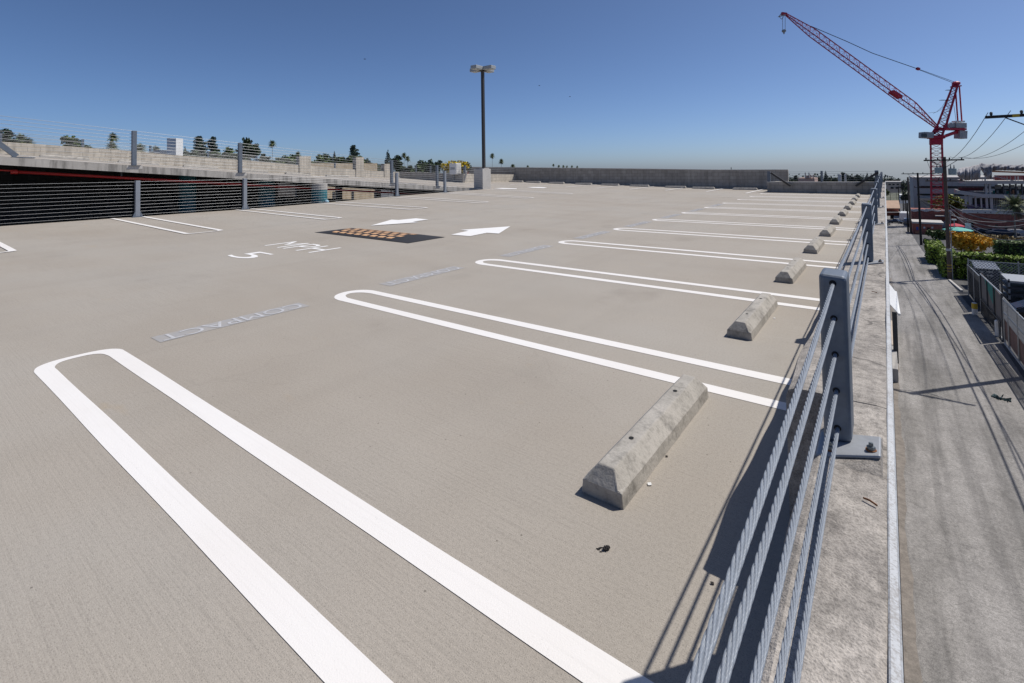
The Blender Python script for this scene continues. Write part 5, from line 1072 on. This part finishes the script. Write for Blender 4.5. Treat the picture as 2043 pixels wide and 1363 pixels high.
fX=thing('chain_link_fence',(14,56.5,gz(14,56.5)),'pale chain link fence running right behind the junk yard','fence')
for x in (10.2,13.2,16.2,19.2): MB().tube([(x,55.6,gz(x,55)-.1),(x,55.6,gz(x,55)+2.75)],.045,8).build('post','steel',fX)
MB().tube([(10.2,55.6,gz(10,55)+2.6),(22,55.6,gz(22,55)+2.6)],.035,6).build('rail','steel',fX); mesh_panel(10.2,22,gz(14,55)+.08,gz(14,55)+2.6,.22,.012,x=55.6,axis='x').build('mesh','steel',fX)
gt_=thing('yard_gate',(XF,42.5,gzf(42)),'tall sliding gate with tan screen and green patches along the alley','gate')
for y in (38.6,41.2,43.8,46.6): MB().tube([(XF,y,gzf(y)),(XF,y,gzf(y)+2.75)],.05,8).build('post','darksteel',gt_)
MB().tube([(XF,38.6,gzf(38.6)+2.72),(XF,46.6,gzf(46.6)+2.72)],.04,8).build('top_rail','steel',gt_); MB().tube([(XF,38.6,gzf(38.6)+.1),(XF,46.6,gzf(46.6)+.1)],.04,8).build('bottom_rail','steel',gt_)
MB().box(XF+.03,XF+.045,38.65,46.55,gzf(42)+.75,gzf(42)+2.66).build('screen','screen',gt_)
mb=MB(); xg=XF-.0; pts=[(41.0,2.66),(45.2,2.66),(44.6,2.2),(43.6,2.0),(42.8,1.75),(42.0,1.55),(41.2,1.35)]; mb.add([(xg-.0+.02,y,gzf(42)+z) for y,z in pts],[tuple(range(len(pts)))]); mb.build('green_patch','green',gt_)
mb=MB(); 
for y in np.arange(39.0,46.5,.42): mb.beam((XF-.06,y,gzf(y)+.1),(XF-.06,y,gzf(y)+1.05),.04,.04)
mb.beam((XF-.06,38.9,gzf(39)+1.05),(XF-.06,46.5,gzf(46)+1.05),.05,.05); mb.build('lower_bars','darksteel',gt_)
fB=thing('screened_fence',(XF,33,gzf(33)),'chain link fence with brown lower screen at the lower right border','fence')
for y in (29.5,32,34.5,37,38.3): MB().tube([(XF+.02,y,gzf(y)-.05),(XF+.02,y,gzf(y)+2.5)],.045,8).build('post','steel',fB)
for z in (2.45,1.75): MB().tube([(XF+.02,26,gzf(26)+z),(XF+.02,38.4,gzf(38)+z)],.032,6).build('rail','steel',fB)
MB().box(XF+.05,XF+.06,26,38.3,gzf(33)+.05,gzf(33)+1.2).build('brown_screen','brownscreen',fB); mesh_panel(26,38.3,gzf(33)+1.2,gzf(33)+2.45,.2,.012,x=XF+.02).build('mesh','steel',fB); MB().tube([(XF-.03,26,gzf(26)+.06),(XF-.03,38,gzf(38)+.06)],.05,6).build('kerb_rail','conclt',fB)
for x,y,yt,lb in ((1992,671,639,'white concrete bollard with rounded top at the near gate end'),(1945,628,604,'white bollard with a yellow rag at the far gate end')):
    c=G(x,y); t=thing('bollard',c,lb,'bollard','white bollards at the gate'); h=onY(x,yt,c[1])[2]-c[2]; MB().lathe([(.15,-.05),(.15,h-.06),(.12,h-.01),(.05,h)],c,16).build('body','whitep',t)
    if y<640: MB().lathe([(.157,h*.5),(.16,h*.95)],c,10).build('rag','yellow',t)
# waste hut with corrugated roof
c=G(1947,575); wh=thing('waste_hut',(11.9,58.2,gz(12,58)),'dark waste enclosure under a corrugated steel roof','shed')
x0,x1=onY(1946,560,57.6)[0],onY(1996,560,57.6)[0]; zb=gz(12,58); z1=onY(1970,536,57.6)[2]; z2=onY(1970,521.5,60.2)[2]
MB().box(x0+.1,x1-.05,57.8,60,zb,z1-.03).build('walls','board',wh)
mb=MB(); n=40; vs=[]
for i in range(n+1):
    x=x0+(x1-x0)*i/n; w_=.045*math.sin(i*math.pi/1.25); vs+=[(x,57.45,z1+w_),(x,60.3,z2+w_)]
mb.add(vs,[(2*i,2*i+2,2*i+3,2*i+1) for i in range(n)]); o=mb.build('roof','corr',wh); md=o.modifiers.new('s','SOLIDIFY'); md.thickness=.02
for xp,yp,wp in ((1968,541,13),(1969,548.5,13),(1956,541,6),(1992,541,5)): a=onY(xp,yp,57.76); b=onY(xp+wp,yp+3.5,57.76); MB().box(a[0],b[0],57.76,57.78,b[2],a[2]).build('notice','dirtywhite',wh)
# yard vehicles
b=np.array([13.6,50,gz(13.6,50)]); yt=thing('rack_truck',b,'dark flatbed truck with layered steel rack behind the gate','truck')
for z in (.7,1.15,1.6,2.05): MB().box(11.6,16,48.6,51.6,b[2]+z,b[2]+z+.14).build('rack_shelf','steel' if z>1.9 else 'darksteel',yt)
for x in (11.65,13.6,15.9):
    for y in (48.65,51.5): MB().box(x-.05,x+.05,y-.05,y+.05,b[2]+.3,b[2]+2.3).build('rack_post','steel',yt)
MB().box(11.4,16.4,48.3,51.8,b[2]+.3,b[2]+.6).build('bed','darksteel',yt)
for x in (12.2,15.2): MB().tube([(x,48.25,b[2]+.4),(x,48.5,b[2]+.4)],.4,14).build('wheel','tire',yt)
b=np.array([12.3,44.5,gz(12.3,44.5)]); car('car',b,math.radians(182),'carblack','black car with pale windscreen parked behind the gate','car','sedan',1.)
b=np.array([12.9,39.5,gz(12.9,39.5)]); oc=car('pickup_truck',b,math.radians(180),'cream','cream and orange old truck behind the brown screened fence','truck','suv',1.05); 
MB().box(-1.9,.4,-.7,.7,1.68,1.73).build('roof_panel','rustorange',oc)
# kerb by the transformer pole
kb=MB(); kb.beam((9.7,55.2,gz(9.7,55)+.08),(9.35,61,gz(9.3,61)+.08),.16,.14); struct(kb.build('kerb','conclt'))
# wall-side things in the alley
A0,A1=G(1794,627,2.5),G(1787,582,2.5); aw=thing('awning',(5.0,(A0[1]+A1[1])/2,A0[2]),'white corrugated awning over a doorway on the garage wall','awning')
mb=MB(); n=26; vs=[]
for i in range(n+1):
    f=i/n; e=A0+(A1-A0)*f; w_=.03*(i%2); vs+=[(4.83,e[1],e[2]+.45+w_),(e[0],e[1],e[2]+w_)]
mb.add(vs,[(2*i,2*i+1,2*i+3,2*i+2) for i in range(n)]); o=mb.build('sheet','whitep',aw); md=o.modifiers.new('s','SOLIDIFY'); md.thickness=.03
MB().tube([A0+np.array([0,0,-.02]),A1+np.array([0,0,-.02])],.06,8).build('gutter','whitep',aw); MB().box(4.9,5.1,A0[1]+.1,A0[1]+.35,gz(5,A0[1]),A0[2]).build('support','darksteel',aw)
Q0,Q1,Q2=G(1793,765),G(1790,715),G(1786,662); pl_=thing('block_ledge',(4.95,Q1[1],Q1[2]),'low beige concrete ledge at the foot of the garage wall','ledge')
MB().hexa([(4.83,Q0[1],Q0[2]-.2),(Q0[0],Q0[1],Q0[2]-.2),(Q0[0],Q1[1],Q1[2]-.2),(4.83,Q1[1],Q1[2]-.2)],[(4.83,Q0[1],Q0[2]+.62),(Q0[0],Q0[1],Q0[2]+.62),(Q0[0],Q1[1],Q1[2]+.62),(4.83,Q1[1],Q1[2]+.62)]).build('grey_block','conc',pl_,bevel=.02)
MB().hexa([(4.83,Q1[1]+.01,Q1[2]-.2),(Q0[0]-.02,Q1[1]+.01,Q1[2]-.2),(Q0[0]-.02,Q2[1],Q2[2]-.2),(4.83,Q2[1],Q2[2]-.2)],[(4.83,Q1[1]+.01,Q1[2]+.66),(Q0[0]-.02,Q1[1]+.01,Q1[2]+.66),(Q0[0]-.02,Q2[1],Q2[2]+.66),(4.83,Q2[1],Q2[2]+.66)]).build('beige_block','beige',pl_,bevel=.02)

# ------------------------------------------------------------------ small things
c=P(1210,1097); nm=MB(); prof=[(.002,0),(.006,.003),(.008,.007),(.006,.011),(.002,.013)]; vs=[];fs=[]
ax=np.array([.55,.83,0]); bx=np.array([-.83,.55,0]); nr_=10
for i in range(9):
    t=-1+2*i/8; r=math.sqrt(max(0,1-t*t))*.0075*(1+.25*math.sin(i*2.7))+.0006
    for k in range(nr_): a=2*math.pi*k/nr_; rr_=r*(1+.25*math.sin(k*3.1+i*1.9)); vs.append(c+ax*t*.015+bx*rr_*math.cos(a)+np.array([0,0,.0065+rr_*.7*math.sin(a)]))
fs=[(i*nr_+k,i*nr_+(k+1)%nr_,(i+1)*nr_+(k+1)%nr_,(i+1)*nr_+k) for i in range(8) for k in range(nr_)]; nm.add(vs,fs)
for i in range(5): d=rng.normal(size=2)*.008; nm.beam(c+np.array([d[0]-.012,d[1]-.012,.003]),c+np.array([d[0]-.02,d[1]-.016,.002]),.002,.002)
tag(nm.build('seed_pod','darkwood',loc=c),'small dark brown seed pod lying on the deck near the closest wheel stop','seed pod')
for x,y,lb in ((1296,968,'scrap of white paper beside the closest wheel stop'),(1545,636,'pale scrap of litter by the second wheel stop')):
    c=P(x,y); tag(MB().obox(c+np.array([0,0,.005]),(.006,.005,.0),(-.004,.006,.001),(0,0,.001)).build('litter','litter',loc=c),lb,'litter')
for i,(x,y,lb) in enumerate(((1330,912,'brown leaf crumb near the closest wheel stop'),(1421,1166,'tiny brown twig on the deck by the cable shadows'))):
    c=P(x,y); tag(MB().obox(c+np.array([0,0,.004]),(.0045,.002,0),(-.0015,.003,.001),(0,0,.0012)).build('dry_leaf','darkwood',loc=c),lb,'leaf')
for i,(x,y,lb) in enumerate(((1735,1001,'rusty twig on the parapet near the first post'),(1744,583,'short brown twig on the parapet beyond the first post'))):
    d=ray(x,y); c=CAM+d*(PH+.006-CAM[2])/d[2]; tag(MB().tube([c+np.array([-.012,.008,0]),c+np.array([.0,.002,.002]),c+np.array([.014,-.006,0])],.0022,5).build('twig','rust',loc=c),lb,'twig')
c=G(1996,798); sg=thing('rubbish_scrap',c,'dark teal bundle of rubbish lying on the alley','rubbish'); mb=MB(); rng=np.random.default_rng(4); 
for i in range(14): mb.obox(c+rng.normal(size=3)*np.array([.13,.08,.01])+np.array([0,0,.05]),rng.normal(size=3)*.05,rng.normal(size=3)*.035,rng.normal(size=3)*.015)
mb.build('bundle','darkteal',sg)
for x,y,d,lb in ((728,118,60,'dark speck of a bird flying left of the lamp post'),(1076,171,70,'dark bird flying right of the lamp post top'),(1137,193,75,'lower bird flying right of the lamp post')):
    c=at(x,y,d); bm_=MB(); bm_.tube([c-_r*.14,c-_r*.05,c+_r*.06,c+_r*.15],[.012,.035,.04,.008],6); 
    for s in (-1,1): bm_.add([c-_r*.05,c+_r*.05,c+_f*s*.2+_u*.05-_r*.05],[(0,1,2),(2,1,0)])
    tag(bm_.build('bird','bird',loc=c),lb,'bird','birds in the sky')
for o in list(bpy.data.objects):
    if '_o' in o: del o['_o']
